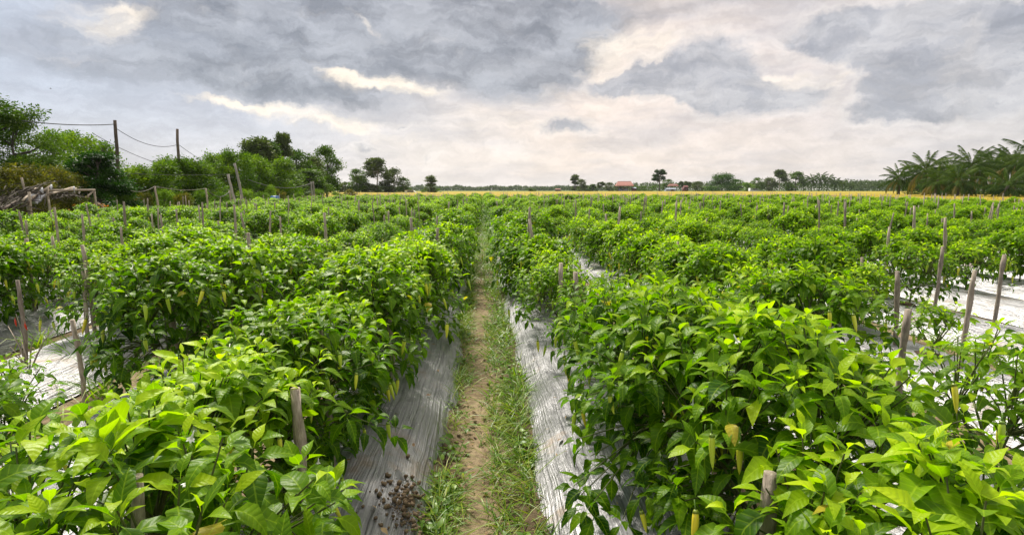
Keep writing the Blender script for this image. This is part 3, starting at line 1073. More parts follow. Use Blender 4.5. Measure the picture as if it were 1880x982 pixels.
for i, (side, n, x, y, h, lx, ly) in enumerate(stakes):
    z = float(bed_z(RX[(side, n)], x, y)) - 0.01
    if i in chosen:
        k = count[(side, n)] = count.get((side, n), 0) + 1
        o = link('wooden_stake', STAKES[i % 6])
        o.location = (x, y, z)
        o.rotation_euler = (-ly, lx, prng.uniform(0, 6.28))
        w = prng.uniform(0.9, 1.25) if y < 7 else prng.uniform(.85, 1.25)
        o.scale = (w, w, h)
        look = 'tall' if h > 0.9 else ('short' if h < 0.7 else 'grey')
        tag(o, '%s wooden stake, %s from the front in the %s row %s of the dirt path' % (look, ORD[k], ORD[n], side), 'stake', 'wooden stakes among the pepper plants')
    else:
        p = proj((x, y, .6))
        if p is None or p[0] < -400 or p[0] > 2300:
            continue
        far.tube([[x, y, z - 0.05], [x + lx * h * .5, y + ly * h * .5, z + h * .5], [x + lx * h, y + ly * h, z + h]], 0.0165, 5)
tag(far.build('wooden_stakes', M['wood']), 'the many thin grey stakes standing in the far rows of the pepper field', 'stakes', kind='stuff')

# ------------------------------------------------------------------ weeds, grass, litter
GT = np.array([0.0, 0.3, 0.65, 1.0]); GW = np.array([0.5, 0.45, 0.3, 0.02])


def blades(mb, P, Lm, Ls, rng, wid=0.006, up=1.1, bend=(0.4, 1.5), tint=None):
    n = len(P)
    a = rng.uniform(0, 6.283, n)
    D = np.stack([np.cos(a), np.sin(a), np.full(n, up) + rng.normal(0, .25, n)], -1)
    L = np.clip(rng.normal(Lm, Ls, n), Lm * 0.35, Lm * 2)
    t = rng.random(n) if tint is None else np.clip(rng.normal(tint, .15, n), 0, 1)
    leaves(mb, P, D, L, np.full(n, wid) * rng.uniform(.7, 1.3, n), rng.uniform(*bend, n), rng.normal(0, .5, n), np.full(n, .25), t, rng, GT, GW)


rng = np.random.default_rng(12)
w = MB()
# middle path: both shoulders and a thin strip in between
for (cx, sx, cnt, Lm) in ((-0.19, 0.04, 8500, 0.14), (0.22, 0.045, 8500, 0.14), (0.07, 0.025, 3800, 0.11), (0.0, 0.14, 500, 0.07)):
    y = 1.0 + 40 * rng.random(cnt * 2) ** 2.1
    x = cx + rng.normal(0, sx, cnt * 2)
    keep = fbm(x * 6, y * 2.2, 17) > rng.uniform(0.30, 0.60, cnt * 2)
    x, y = x[keep][:cnt], y[keep][:cnt]
    blades(w, np.stack([x, y, np.full(len(x), 0.015)], -1), Lm, Lm * .4, rng, 0.0055)
cnt = 5200
y = 3.2 + 38 * rng.random(cnt) ** 0.9
x = rng.normal(0.03, 0.15, cnt)
keep = (y > 9) | (np.abs(x + 0.06) > 0.075)
x, y = x[keep], y[keep]
cnt = len(x)
blades(w, np.stack([x, y, np.full(cnt, 0.015)], -1), 0.22, .07, rng, 0.008, tint=.3)
# other furrows
for side, n, rx in ROWS:
    if n > 12:
        continue
    cx = rx + (PERIOD / 2 if side == 'right' else -PERIOD / 2)
    ymax = 26
    cnt = 1500 if n < 5 else 600
    y = 1.0 + ymax * rng.random(cnt) ** 1.5
    x = cx + rng.normal(0, 0.13, cnt)
    keep = fbm(x * 4, y * 1.6, 27) > rng.uniform(0.30, 0.66, cnt)
    x, y = x[keep], y[keep]
    blades(w, np.stack([x, y, np.full(len(x), 0.01)], -1), 0.17, 0.07, rng, 0.0075)
# small broad leaved weeds
cnt = 6000
y = 1.2 + 14 * rng.random(cnt) ** 1.8
x = np.where(rng.random(cnt) < .5, -0.19, 0.22) + rng.normal(0, 0.06, cnt)
keep = fbm(x * 5 + 9, y * 2.5, 37) > 0.48
x, y = x[keep], y[keep]
a = rng.uniform(0, 6.283, len(x))
D = np.stack([np.cos(a), np.sin(a), rng.uniform(.0, .9, len(x))], -1)
L = rng.uniform(.02, .055, len(x))
leaves(w, np.stack([x, y, rng.uniform(.015, .07, len(x))], -1), D, L, L * .5, rng.uniform(.2, .9, len(x)), rng.normal(0, .3, len(x)), np.full(len(x), .2), rng.uniform(0, .7, len(x)), rng)
tag(w.build('weeds', M['grass']), 'green weeds and grass growing along the dirt furrows', 'weeds', kind='stuff')

# dry scraps on the path and the films
lt = MB()
cnt = 1500
y = 1.2 + 12 * rng.random(cnt) ** 1.6
x = rng.uniform(-0.3, 0.33, cnt)
a = rng.uniform(0, 6.283, cnt)
D = np.stack([np.cos(a), np.sin(a), rng.normal(0, .15, cnt)], -1)
L = rng.uniform(.01, .04, cnt)
leaves(lt, np.stack([x, y, np.full(cnt, .036)], -1), D, L, L * rng.uniform(.1, .5, cnt), rng.uniform(0, .4, cnt), rng.normal(0, .5, cnt), np.full(cnt, .1), rng.random(cnt), rng)
for side, n, rx in ROWS:
    if n > 4:
        continue
    cnt = 90
    y = 1.2 + 8 * rng.random(cnt); x = rx + rng.uniform(-.33, .33, cnt)
    a = rng.uniform(0, 6.283, cnt)
    D = np.stack([np.cos(a), np.sin(a), rng.normal(0, .1, cnt)], -1)
    L = rng.uniform(.015, .05, cnt)
    leaves(lt, np.stack([x, y, bed_z(rx, x, y) + .012], -1), D, L, L * rng.uniform(.15, .5, cnt), rng.uniform(0, .5, cnt), rng.normal(0, .5, cnt), np.full(cnt, .1), rng.random(cnt), rng)
tag(lt.build('litter', M['litter']), 'dry leaf scraps lying on soil and plastic', 'litter', kind='stuff')

# crumbs and clods of soil on the path
cl = MB()
n_ = 700
y = 1.3 + 9 * rng.random(n_) ** 1.5
x = np.where(rng.random(n_) < .6, rng.choice([-0.19, 0.2], n_) + rng.normal(0, .035, n_), rng.uniform(-.22, .24, n_))
for cx_, cy_ in zip(x, y):
    r_ = 0.004 + 0.013 * rng.random() ** 3
    cl.tube([[cx_ - r_ * .6, cy_, .03], [cx_, cy_ + r_ * .2, .033], [cx_ + r_ * .6, cy_, .03]], [r_ * .75, r_, r_ * .7], 6, .5, .3, rng)
tag(cl.build('soil_clods', M['path']), 'small clods and crumbs of soil scattered on the dirt path', 'clods', kind='stuff')

# separate tall grass clumps
def clump(px, py, X, Lm, nb, lab, seed, wid=0.010):
    r = np.random.default_rng(seed)
    q = at_x(px, py, X)
    b = MB()
    P = np.stack([r.normal(0, .045, nb), r.normal(0, .045, nb), np.zeros(nb)], -1)
    blades(b, P, Lm, Lm * .3, r, wid, 1.7, (0.5, 1.7), 0.45)
    o = b.build('grass_clump', M['grass'])
    o.location = (X, q[1], max(0.0, float(q[2])) if q[2] < .25 else 0.0)
    tag(o, lab, 'grass', 'tall grass clumps between the beds')


CL = [(150, 668, -3.05, .34, 46, 'tall bright grass clump beside the grey stake on the bare left bed'),
      (75, 640, -3.86, .30, 40, 'grass clump at the left edge behind the stake with red peppers'),
      (225, 600, -3.86, .26, 34, 'grass tuft in the furrow behind the pale stake on the bare bed'),
      (200, 730, -2.56, .30, 40, 'grass clump in front of the bare white bed at left'),
      (330, 700, -2.5, .22, 26, 'small grass clump under the dark bushy plant at left'),
      (960, 930, 0.27, .24, 34, 'arching grass clump on the right shoulder of the dirt path, nearest'),
      (955, 700, 0.27, .20, 26, 'grass tuft against the right film halfway along the near path'),
      (845, 640, -0.21, .22, 26, 'grass tuft against the left film along the near path'),
      (1730, 640, 3.95, .30, 40, 'grass clump between two bare beds at the right'),
      (1800, 668, 3.93, .28, 34, 'grass clump in the right furrow near the picture edge'),
      (1860, 690, 3.92, .30, 34, 'grass clump at the extreme right furrow beside the film'),
      (1660, 600, 3.94, .24, 28, 'short grass clump behind the tall dark stake at right'),
      (1560, 690, 2.62, .22, 24, 'grass tuft in the furrow beside the sparse staked plant')]
for k, (px, py, X, Lm, nb, lab) in enumerate(CL):
    clump(px, py, X, Lm, nb, lab, 300 + k)

# soil heaped on the left film in the foreground
def clod(name, px, py, X, size, lab, seed, mat, cat='soil heap'):
    q = at_z(px, py, X)
    n = 56
    uu, vv = np.meshgrid(np.linspace(-1, 1, n), np.linspace(-1, 1, n))
    r = np.sqrt(uu ** 2 + vv ** 2)
    h = 0.75 - 1.5 * r ** 1.2 + 2.4 * (fbm(uu * 3.2 + seed, vv * 3.2, seed, 5) - .42) + 2.2 * (fbm(uu * 9, vv * 9, seed + 3, 4) - .5)
    h = np.maximum(h - 5 * np.maximum(0, r - .62), -1.6)
    wob = 1 + .35 * (fbm(uu * 1.5 + 4, vv * 1.5, seed + 9) - .5)
    V, F = grid(n, n, uu * size[0] * wob, vv * size[1] * wob, h * size[2])
    b = MB(); b.add(V, F)
    o = b.build(name, mat)
    o.location = (q[0], q[1], float(q[2]))
    return tag(o, lab, cat)


def on_film(px, py, X):
    q = at_x(px, py, X)
    return q


hp = MB()
q = at_z(742, 915, 0.16)
rr = np.random.default_rng(19)
for _ in range(380):
    dx, dy = rr.normal(0, .05), rr.normal(0, .10)
    r_ = 0.002 + 0.010 * rr.random() ** 3.0
    X0, Y0 = q[0] + dx, q[1] + dy
    z_ = float(bed_z(RX[('left', 1)], X0, Y0)) + 0.4 * r_ + max(0, .018 - .25 * math.hypot(dx, dy)) * rr.random()
    a_ = rr.uniform(0, 6.28); c_, s_ = math.cos(a_) * r_ * .6, math.sin(a_) * r_ * .6
    hp.tube([[X0 - c_, Y0 - s_, z_], [X0, Y0, z_ + r_ * .2], [X0 + c_, Y0 + s_, z_]], [r_ * .75, r_, r_ * .65], 6, .5, .35, rr)
tag(hp.build('soil_crumbs', M['crumb'], None, False), 'scatter of dark soil crumbs on the left film in the foreground', 'soil crumbs', kind='stuff')
clod('soil_heap', 822, 860, 0.015, (0.07, 0.30, 0.028), 'dark soil clods along the left shoulder of the dirt path', 2, M['darksoil'])
clod('soil_heap', 1745, 830, 0.012, (0.18, 0.42, 0.022), 'bare brown soil patch between the two films at lower right', 3, M['soil'])

# holes cut in the film round the stems of the sparse plants
for k, (side, n, y, lab) in enumerate([('right', 3, 3.9, 'torn planting hole round the small staked plant at right'), ('right', 4, 5.85, 'planting hole under the plant with hanging yellow peppers at right'),
                                       ('left', 3, 3.75, 'torn planting hole round the dead plant at left'), ('right', 2, 2.72, 'planting hole under the sparse plant at lower right')]):
    b = MB()
    rr = np.random.default_rng(k)
    nn = 16
    th = np.linspace(0, 2 * math.pi, nn + 1)
    X0 = RX[(side, n)]
    V, F = [], []
    ringr = [0.001, 0.05, 0.075]
    rads = rr.uniform(.8, 1.25, nn); rads = np.append(rads, rads[0])
    Xg = np.array([[X0 + r * rads[i] * math.cos(th[i]) for i in range(nn + 1)] for r in ringr])
    Yg = np.array([[y + 1.5 * r * rads[i] * math.sin(th[i]) for i in range(nn + 1)] for r in ringr])
    Zg = bed_z(X0, Xg, Yg) + np.array([0.022, 0.020, 0.006])[:, None]
    V, F = grid(nn + 1, 3, Xg, Yg, Zg)
    b.add(V, F)
    tag(b.build('planting_hole', M['darksoil']), lab, 'planting hole')

# dead plant with red peppers beside the left stake
q = at_x(55, 690, -3.12)
t = thing('dead_plant', 'withered bare pepper plant with red fruit tied to the leftmost stake', 'dead plant', (q[0], q[1], 0.17))
b = MB()
rr = np.random.default_rng(5)
for k in range(9):
    a = rr.uniform(0, 6.28); l = rr.uniform(.12, .30)
    b.tube([[0, 0, -.02], [math.cos(a) * l * .3, math.sin(a) * l * .3, l * .6], [math.cos(a) * l * .6, math.sin(a) * l * .6, l]], [.006, .004, .002], 5)
b.build('stem', M['wood'], t)
for k, (dx, dz) in enumerate(((-0.03, .36), (0.03, .33))):
    o = link('pepper', gen_pepper(90 + k), t)
    o.data.materials[0] = M['red_pepper']
    o.location = (dx, -.03, dz)
    o['label'] = 'ripe red pepper'
    o.scale = (.55, .55, .55)
b = MB()
b.tube([[0, 0, .1], [0.0, -.02, .25], [-0.02, -.03, .40]], [.004, .003, .002], 5)
b.build('twig', M['wood'], t)

# orange withered leaves on the right film
q = at_x(930, 478, 0.42)
b = MB(); rr = np.random.default_rng(6); nn = 26
a = rr.uniform(0, 6.28, nn)
leaves(b, np.stack([rr.normal(0, .06, nn), rr.normal(0, .10, nn), rr.uniform(.02, .09, nn)], -1), np.stack([np.cos(a), np.sin(a), rr.normal(.1, .4, nn)], -1), rr.uniform(.04, .08, nn), rr.uniform(.02, .04, nn),
       rr.uniform(.3, 1, nn), rr.normal(0, .5, nn), np.full(nn, .2), rr.random(nn), rr)
o = b.build('withered_leaves', M['orange_leaf'])
o.location = (q[0], q[1], float(bed_z(0.68, q[0], q[1])))
tag(o, 'small heap of orange withered leaves on the film right of the path', 'dead leaves')

# ------------------------------------------------------------------ trees
def gen_tree(kind, seed, nleaf, lsize, shape):
    """unit-height tree; shape = dict(w, z0, clumps, cr, trunk)"""
    r = np.random.default_rng(seed)
    nc = shape['clumps']
    w, z0 = shape['w'], shape['z0']
    cen, rad = [], []
    for k in range(nc):
        f = r.random() ** shape.get('topbias', 0.8)
        z = z0 + (0.96 - z0) * f
        prof = shape['prof'](f)
        a = r.uniform(0, 6.283)
        rr = w * prof * math.sqrt(r.uniform(0.1, 1))
        cen.append([rr * math.cos(a), rr * math.sin(a), z])
        rad.append(shape['cr'] * r.uniform(0.6, 1.3))
    cen = np.array(cen); rad = np.array(rad)
    cen[:, 2] = np.minimum(cen[:, 2], 1.0 - rad * 0.8)
    wgt = rad ** 2; wgt /= wgt.sum()
    ci = r.choice(nc, nleaf, p=wgt)
    d = nrm(r.normal(0, 1, (nleaf, 3)))
    d[:, 2] = np.where(d[:, 2] < 0, d[:, 2] * 0.55, d[:, 2])
    rr = r.random(nleaf) ** 0.55
    flat = shape.get('flat', 0.75)
    P = cen[ci] + d * (rad[ci] * rr)[:, None] * np.array([1, 1, flat]) * (1 + 0.22 * np.clip(r.normal(0, 1, nleaf), -2, 1.5))[:, None]
    P[:, 2] = np.maximum(P[:, 2], 0.01)
    dirs = nrm(d * 0.8 + r.normal(0, .6, (nleaf, 3)) + np.array([0, 0, shape.get('hang', -0.25)]))
    sd_ = nrm(np.cross(dirs, r.normal(0, 1, (nleaf, 3))))
    L = lsize * r.uniform(0.6, 1.35, nleaf)
    wd = L * shape.get('lw', 0.45)
    n2 = np.cross(dirs, sd_)
    A = P; B = P + dirs * (L * .5)[:, None] + sd_ * (wd * .5)[:, None] + n2 * (L * .08)[:, None]
    C = P + dirs * L[:, None]; D = P + dirs * (L * .5)[:, None] - sd_ * (wd * .5)[:, None] + n2 * (L * .08)[:, None]
    V = np.stack([A, B, C, D], 1).reshape(-1, 3)
    F = np.arange(nleaf * 4).reshape(-1, 4)
    cr = MB()
    ct = r.random(nc)
    tint = np.clip(0.22 + 0.5 * ct[ci] + r.normal(0, .16, nleaf), 0, 1)
    cr.add(V, F, np.repeat(tint, 4))
    tr = MB()
    th = shape.get('trunk', 0.5)
    lean = r.normal(0, .03, 2)
    tp = np.array([[0, 0, -0.03], [lean[0] * .3, lean[1] * .3, th * .5], [lean[0], lean[1], th], [lean[0] * 1.3, lean[1] * 1.3, min(.9, th + .3)]])
    tw = shape.get('tw', 0.018)
    tr.tube(tp, [tw * 1.25, tw, tw * .75, tw * .3], 8)
    for c in cen[:: max(1, nc // 22)]:
        f = np.clip((c[2] - 0.15) / max(.1, th + .25), 0.25, 0.92)
        s0 = np.array([np.interp(f * tp[-1][2], tp[:, 2], tp[:, k]) for k in range(3)])
        s0[2] = min(f * tp[-1][2], c[2])
        mid = (s0 + c) / 2 + np.array([0, 0, -.02])
        tr.tube([s0, mid, c], [tw * .42, tw * .3, tw * .1], 5, cap=False)
    return cr.mesh('crown', M['leaf_' + kind], False), tr.mesh('trunk', M['palebark'] if kind == 'sparse' else M['bark'])


round_ = lambda f: math.sqrt(max(0.05, 1 - (2 * f - 0.85) ** 2 * 0.75))
SH = {
    'broad': dict(w=0.36, z0=0.10, clumps=44, cr=0.12, prof=round_, trunk=.45, tw=.022),
    'acacia': dict(w=0.40, z0=0.05, clumps=80, cr=0.10, prof=lambda f: (1.05 - 0.55 * f * f), trunk=.5, tw=.016, flat=1.15, lw=.34, hang=.1),
    'conic': dict(w=0.46, z0=0.04, clumps=70, cr=0.105, prof=lambda f: 1.02 - 0.80 * f, trunk=.6, tw=.02, flat=.38, hang=-.1),
    'sparse': dict(w=0.27, z0=0.34, clumps=26, cr=0.10, prof=round_, trunk=.6, tw=.014, flat=.85, topbias=.7),
    'scrub': dict(w=0.60, z0=0.05, clumps=44, cr=0.15, prof=lambda f: 1 - .5 * f * f, trunk=.3, tw=.014),
    'shrub': dict(w=0.62, z0=0.02, clumps=34, cr=0.17, prof=lambda f: 1 - .55 * f * f, trunk=.3, tw=.014),
    'dark': dict(w=0.44, z0=0.46, clumps=20, cr=0.105, prof=lambda f: .5 + .7 * f if f < .6 else 1.1 - .6 * f, trunk=.45, tw=.03, flat=.55),
    'roundbush': dict(w=0.62, z0=0.03, clumps=60, cr=0.19, prof=lambda f: math.sqrt(max(.05, 1 - f * f * .85)), trunk=.3, tw=.02),
    'tallfull': dict(w=0.20, z0=0.10, clumps=34, cr=0.095, prof=lambda f: 1.05 - .5 * f, trunk=.6, tw=.016),
}
TV = {}


def tree_meshes(kind, shape, variant, nleaf, lsize):
    k = (kind, shape, variant, nleaf)
    if k not in TV:
        TV[k] = gen_tree(kind, sum(map(ord, kind + shape)) * 13 + variant * 101, nleaf, lsize, SH[shape])
    return TV[k]


trng = random.Random(77)


def tree(px, ytop, base, X, Y, kind, shape, label, group, variant=0, nleaf=8000, lsize=.03, wpx=None, cat='tree', name='tree'):
    """a tree that stands at X (or at depth Y) under pixel column px and reaches pixel row ytop"""
    q = at_x(px, ytop, X) if X is not None else at_y(px, ytop, Y)
    H = q[2] - base
    cr, tr = tree_meshes(kind, shape, variant, nleaf, lsize)
    sx = 1.0
    if wpx:
        real = wpx / FPX * math.hypot(q[0], q[1]) * 0.97
        sx = real / (2.0 * (SH[shape]['w'] + SH[shape]['cr'] * .75) * H)
    t = thing(name, label, cat, (q[0], q[1], base), trng.uniform(0, 6.28), group, (H * sx, H * sx, H))
    link('trunk', tr, t)
    link('crown', cr, t)
    return t


GL = 'trees along the left edge of the field'
tree(-25, 175, 0, -20.5, None, 'broad', 'broad', 'tall dark green tree at the left picture edge', GL, 0, 18000, .022, 190)
tree(22, 205, 0, -20, None, 'broad', 'broad', 'big leafy tree rising behind the yellowish scrub, far left', GL, 1, 18000, .022, 120)
tree(95, 232, 0, -21, None, 'acacia', 'broad', 'loose light crowned tree between the far left tree and the wire', GL, 0, 6000, .03, 105)
tree(140, 226, 0, -22, None, 'acacia', 'tallfull', 'airy young tree left of the first utility pole', GL, 0, 4500, .032, 80)
tree(183, 256, 0, -20, None, 'acacia', 'tallfull', 'feathery narrow tree just left of the first utility pole', GL, 1, 5000, .032, 70)
tree(60, 285, 0, -19, None, 'broad', 'broad', 'dark tree filling behind the yellowish scrub', GL, 0, 18000, .022, 150)
tree(172, 274, 0, -15.6, None, 'conic', 'conic', 'dark dense tree with layered boughs right of the wooden shelter', GL, 0, 14000, .034, 165)
tree(15, 300, 0, -15.8, None, 'scrub', 'scrub', 'olive and yellow scrub bush above the left end of the shelter', GL, 0, 9000, .045, 130, 'bush', 'bush')
tree(80, 303, 0, -16.0, None, 'scrub', 'scrub', 'brownish scrub bush above the middle of the shelter', GL, 1, 9000, .045, 110, 'bush', 'bush')
tree(118, 318, 0, -15.9, None, 'scrub', 'scrub', 'yellow leaved bush between the shelter roof and dark tree', GL, 0, 9000, .045, 70, 'bush', 'bush')
k = 0
for px, yt, wp, kind, lab in ((240, 305, 70, 'acacia', 'light green young tree right under the first utility pole'),
                              (278, 298, 80, 'acacia', 'light green bushy tree between the two utility poles'),
                              (320, 291, 80, 'acacia', 'bright green bushy tree under the second utility pole'),
                              (362, 294, 80, 'acacia', 'bright bushy tree just right of the second utility pole'),
                              (398, 283, 70, 'acacia', 'light green tree left of the leaning concrete posts'),
                              (432, 278, 60, 'acacia', 'slender light green tree behind the tall leaning post'),
                              (462, 285, 66, 'acacia', 'bright green tree right of the leaning concrete posts'),
                              (500, 292, 72, 'acacia', 'light green tree below the two tall dark crowns')):
    tree(px, yt, 0, -19.5 + (k % 2) * .9, None, kind, 'acacia', lab, GL, k % 3, 11000, .042, wp * 1.35)
    k += 1
for px, yt, wp, kind, shape, lab in ((468, 250, 60, 'sparse', 'tallfull', 'tall dark tree, left one of two tall crowns in the left grove'),
                                     (490, 258, 50, 'broad', 'tallfull', 'green tree between the two tall dark crowns'),
                                     (517, 239, 52, 'sparse', 'conic', 'tall pointed dark tree, highest of the left grove'),
                                     (545, 275, 60, 'broad', 'broad', 'full dark green tree right of the pointed tree'),
                                     (570, 285, 60, 'sparse', 'broad', 'olive green tree left of the end tree of the grove'),
                                     (596, 268, 52, 'broad', 'broad', 'leafy tree with visible pale trunk at the right end of the grove'),
                                     (560, 310, 80, 'broad', 'broad', 'low dark tree filling the grove behind the twin posts'),
                                     (520, 315, 80, 'broad', 'broad', 'low dark tree filling the middle of the left grove')):
    tree(px, yt, 0, -22 if yt < 300 else -20, None, kind, shape, lab, GL, k % 2, 9000, .04, wp * 1.25)
    k += 1
GS = 'shrubs at the foot of the left trees'
for i, px in enumerate((228, 262, 300, 335, 372, 405, 452, 482, 512, 548, 585, 618, 642)):
    kind = ('shrub', 'scrub')[i % 2 if px < 380 else (1 if i % 4 == 0 else 0)]
    tree(px, 352 if i % 2 else 347, 0, -14.6 - (i % 3) * .6, None, kind, 'shrub', '%s shrub at the field edge, %s from the left below the trees' % ('yellowish' if kind == 'scrub' else 'green', ORD[i + 1]), GS, i % 2, 3500, .06,
         44 if px < 500 else 34, 'shrub', 'shrub')
tree(497, 340, 0, -15.2, None, 'shrub', 'acacia', 'bright yellow-green sapling left of the blue barrel', GS, 1, 4000, .05, 26, 'shrub', 'shrub')
GM = 'trees beyond the left end of the rice field'
for i, (px, yt, wp, kind, shape, lab) in enumerate(((632, 333, 26, 'sparse', 'broad', 'small grey green tree beside the end of the left grove'),
                                                   (655, 310, 36, 'broad', 'broad', 'round dark tree left of the tall open crown'),
                                                   (664, 322, 30, 'acacia', 'broad', 'lighter round tree in front of the round dark tree'),
                                                   (690, 291, 42, 'sparse', 'sparse', 'tall tree with open see-through crown across the rice'),
                                                   (720, 307, 44, 'sparse', 'broad', 'broad dark crown right of the tall open tree'),
                                                   (741, 326, 24, 'broad', 'broad', 'small dark tree at the right end of the middle clump'),
                                                   (678, 335, 34, 'sparse', 'broad', 'low tree under the tall open crown'),
                                                   (706, 338, 34, 'broad', 'broad', 'low tree under the broad dark crown'),
                                                   (790, 322, 22, 'sparse', 'tallfull', 'solitary tall tree standing right of the middle clump'),
                                                   (803, 346, 14, 'shrub', 'shrub', 'low bush at the foot of the solitary tall tree'),
                                                   (780, 347, 18, 'shrub', 'shrub', 'low bush left of the solitary tall tree'))):
    tree(px, yt, 0, None, 140, kind, shape, lab, GM, i % 2, 4000, .05, wp * 1.3)
GR = 'trees along the far side of the rice field'
RL = ((997 - 25, 346, 14, 'broad', 'broad', 'tiny dark tree on the horizon straight ahead, left one'),
      (980, 347, 10, 'broad', 'broad', 'tiny dark tree on the horizon straight ahead, right one'),
      (1056, 320, 17, 'sparse', 'tallfull', 'tall narrow tree left of the red roofed pavilion'),
      (1068, 329, 18, 'sparse', 'broad', 'lower tree joined to the tall narrow tree'),
      (1076, 340, 20, 'broad', 'broad', 'low bush right of the tall narrow tree'),
      (1089, 338, 15, 'broad', 'tallfull', 'small pointed tree midway between tall tree and pavilion'),
      (1104, 334, 14, 'sparse', 'sparse', 'thin open tree left of the pavilion'),
      (1118, 335, 18, 'sparse', 'broad', 'grey tree touching the pavilion roof'),
      (1138, 334, 24, 'sparse', 'broad', 'dark tree showing above the pavilion roof'),
      (1175, 341, 30, 'broad', 'shrub', 'low hedge bush right of the red shed'),
      (1198, 341, 30, 'broad', 'shrub', 'low hedge bush left of the lone dark tree'),
      (1226, 329, 22, 'broad', 'broad', 'tree behind the lone dark tree, beside second hut'),
      (1251, 333, 9, 'sparse', 'sparse', 'thin tree right of the second hut, left one'),
      (1259, 333, 9, 'sparse', 'sparse', 'thin tree right of the second hut, middle one'),
      (1266, 334, 9, 'sparse', 'sparse', 'thin tree right of the second hut, right one'),
      (1281, 333, 22, 'sparse', 'broad', 'grey green tree left of the big round bush'),
      (1303, 342, 34, 'shrub', 'shrub', 'bright low bush at the left of the big round bush'),
      (1352, 329, 26, 'broad', 'broad', 'small round tree touching the big round bush'),
      (1372, 335, 22, 'shrub', 'broad', 'light bush right of the big round bush'),
      (1391, 326, 20, 'broad', 'broad', 'dark tree left of the white shed'),
      (1412, 325, 24, 'sparse', 'broad', 'grey tree above the white parked van'),
      (1433, 312, 22, 'sparse', 'sparse', 'tallest thin tree of the distant palm grove'),
      (1463, 315, 28, 'broad', 'broad', 'round topped tree in the distant palm grove'))
for i, (px, yt, wp, kind, shape, lab) in enumerate(RL):
    tree(px, yt, 0, None, 240 + (i % 3) * 6, kind, shape, lab, GR, i % 2, 4000, .05, wp * 1.35)
tree(1327, 317, 0, None, 225, 'conic', 'roundbush', 'big round dark bush beyond the rice field', GR, 0, 8000, .05, 62)
tree(1212, 310, 0, None, 220, 'dark', 'dark', 'lone dark flat-topped tree with forked trunk beyond the rice', GR, 0, 6000, .045, 40)

# long dim wood on the horizon
hb = MB()
r = np.random.default_rng(44)
for (x0, x1, Yd, top0, nl) in ((560, 1180, 620, 343.5, 18000), (-1500, 600, 300, 336, 14000), (1130, 1900, 420, 337, 18000), (1540, 1700, 330, 332, 6000)):
    n = nl
    px = r.uniform(x0, x1, n)
    prof = top0 + 7 * fbm(px / 14, px * 0, 8, 4) - 3.5
    hmax = (348 - prof) / FPX * Yd + 1.4
    Yv = Yd + r.uniform(-14, 14, n)
    Xv = np.array([at_y(p, 348, Yd)[0] for p in px])
    z = hmax * r.random(n) ** .6
    P = np.stack([Xv, Yv, z], -1)
    d = nrm(r.normal(0, 1, (n, 3))); s_ = nrm(np.cross(d, r.normal(0, 1, (n, 3))))
    L = Yd / 640 * r.uniform(1.0, 2.4, n)
    V = np.stack([P, P + d * (L * .5)[:, None] + s_ * (L * .3)[:, None], P + d * L[:, None], P + d * (L * .5)[:, None] - s_ * (L * .3)[:, None]], 1)
    V[..., 2] = np.maximum(V[..., 2], 0)
    hb.add(V.reshape(-1, 3), np.arange(n * 4).reshape(-1, 4), np.repeat(r.random(n), 4))
tag(hb.build('distant_wood', M['leaf_far'], None, False), 'long low dim wood along the horizon behind the rice', 'wood', kind='stuff')

# ------------------------------------------------------------------ palms
def gen_frond(seed, bend, L=4.2, droop=0.9):
    r = np.random.default_rng(seed)
    b = MB()
    n = 16
    t = np.linspace(0, 1, n)
    th = bend * t ** 1.2
    ds = L / (n - 1)
    x = np.concatenate([[0], np.cumsum(np.cos(th[1:]) * ds)]); z = np.concatenate([[0], -np.cumsum(np.sin(th[1:]) * ds)])
    pts = np.stack([x, np.zeros(n), z], -1)
    b.tube(pts, 0.035 * (1 - .85 * t), 5, 0.8)
    m = 84
    tt = np.linspace(.14, .99, m)
    for sgn in (-1, 1):
        px = np.interp(tt, t, x); pz = np.interp(tt, t, z); an = np.interp(tt, t, th)
        P = np.stack([px, np.zeros(m), pz], -1)
        T = np.stack([np.cos(an), np.zeros(m), -np.sin(an)], -1)
        D = T * 0.55 + np.array([0, sgn, 0]) * 0.75 + np.array([0, 0, -.55]) + r.normal(0, .07, (m, 3))
        Ll = 0.95 * np.sin(np.clip(tt * 2.6 + .35, 0, 3.0)) * r.uniform(.8, 1.1, m) + .15
        leaves(b, P, D, Ll, np.full(m, .034), droop * r.uniform(.6, 1.3, m), r.normal(0, .5, m), np.full(m, .3), np.clip(r.normal(.45, .2, m), 0, 1), r, GT, GW)
    return b


FRG = [gen_frond(1, .8).mesh('frond', M['frond']), gen_frond(2, 1.2).mesh('frond', M['frond']), gen_frond(3, 1.6, 4.0, 1.4).mesh('frond', M['frond'])]
FRO = gen_frond(4, 1.6, 4.0, 1.5).mesh('frond', M['frond_old'])


def palm_trunk(seed, h):
    r = np.random.default_rng(seed)
    b = MB()
    n = 9
    t = np.linspace(0, 1, n)
    lean = r.normal(0, .25, 2)
    b.tube(np.stack([lean[0] * t ** 2, lean[1] * t ** 2, -.1 + t * (h + .1)], -1), .17 - .05 * t + .10 * np.exp(-t * 9), 10, .5, .05, r)
    return b.mesh('trunk', M['bark']), lean


prng2 = random.Random(5)


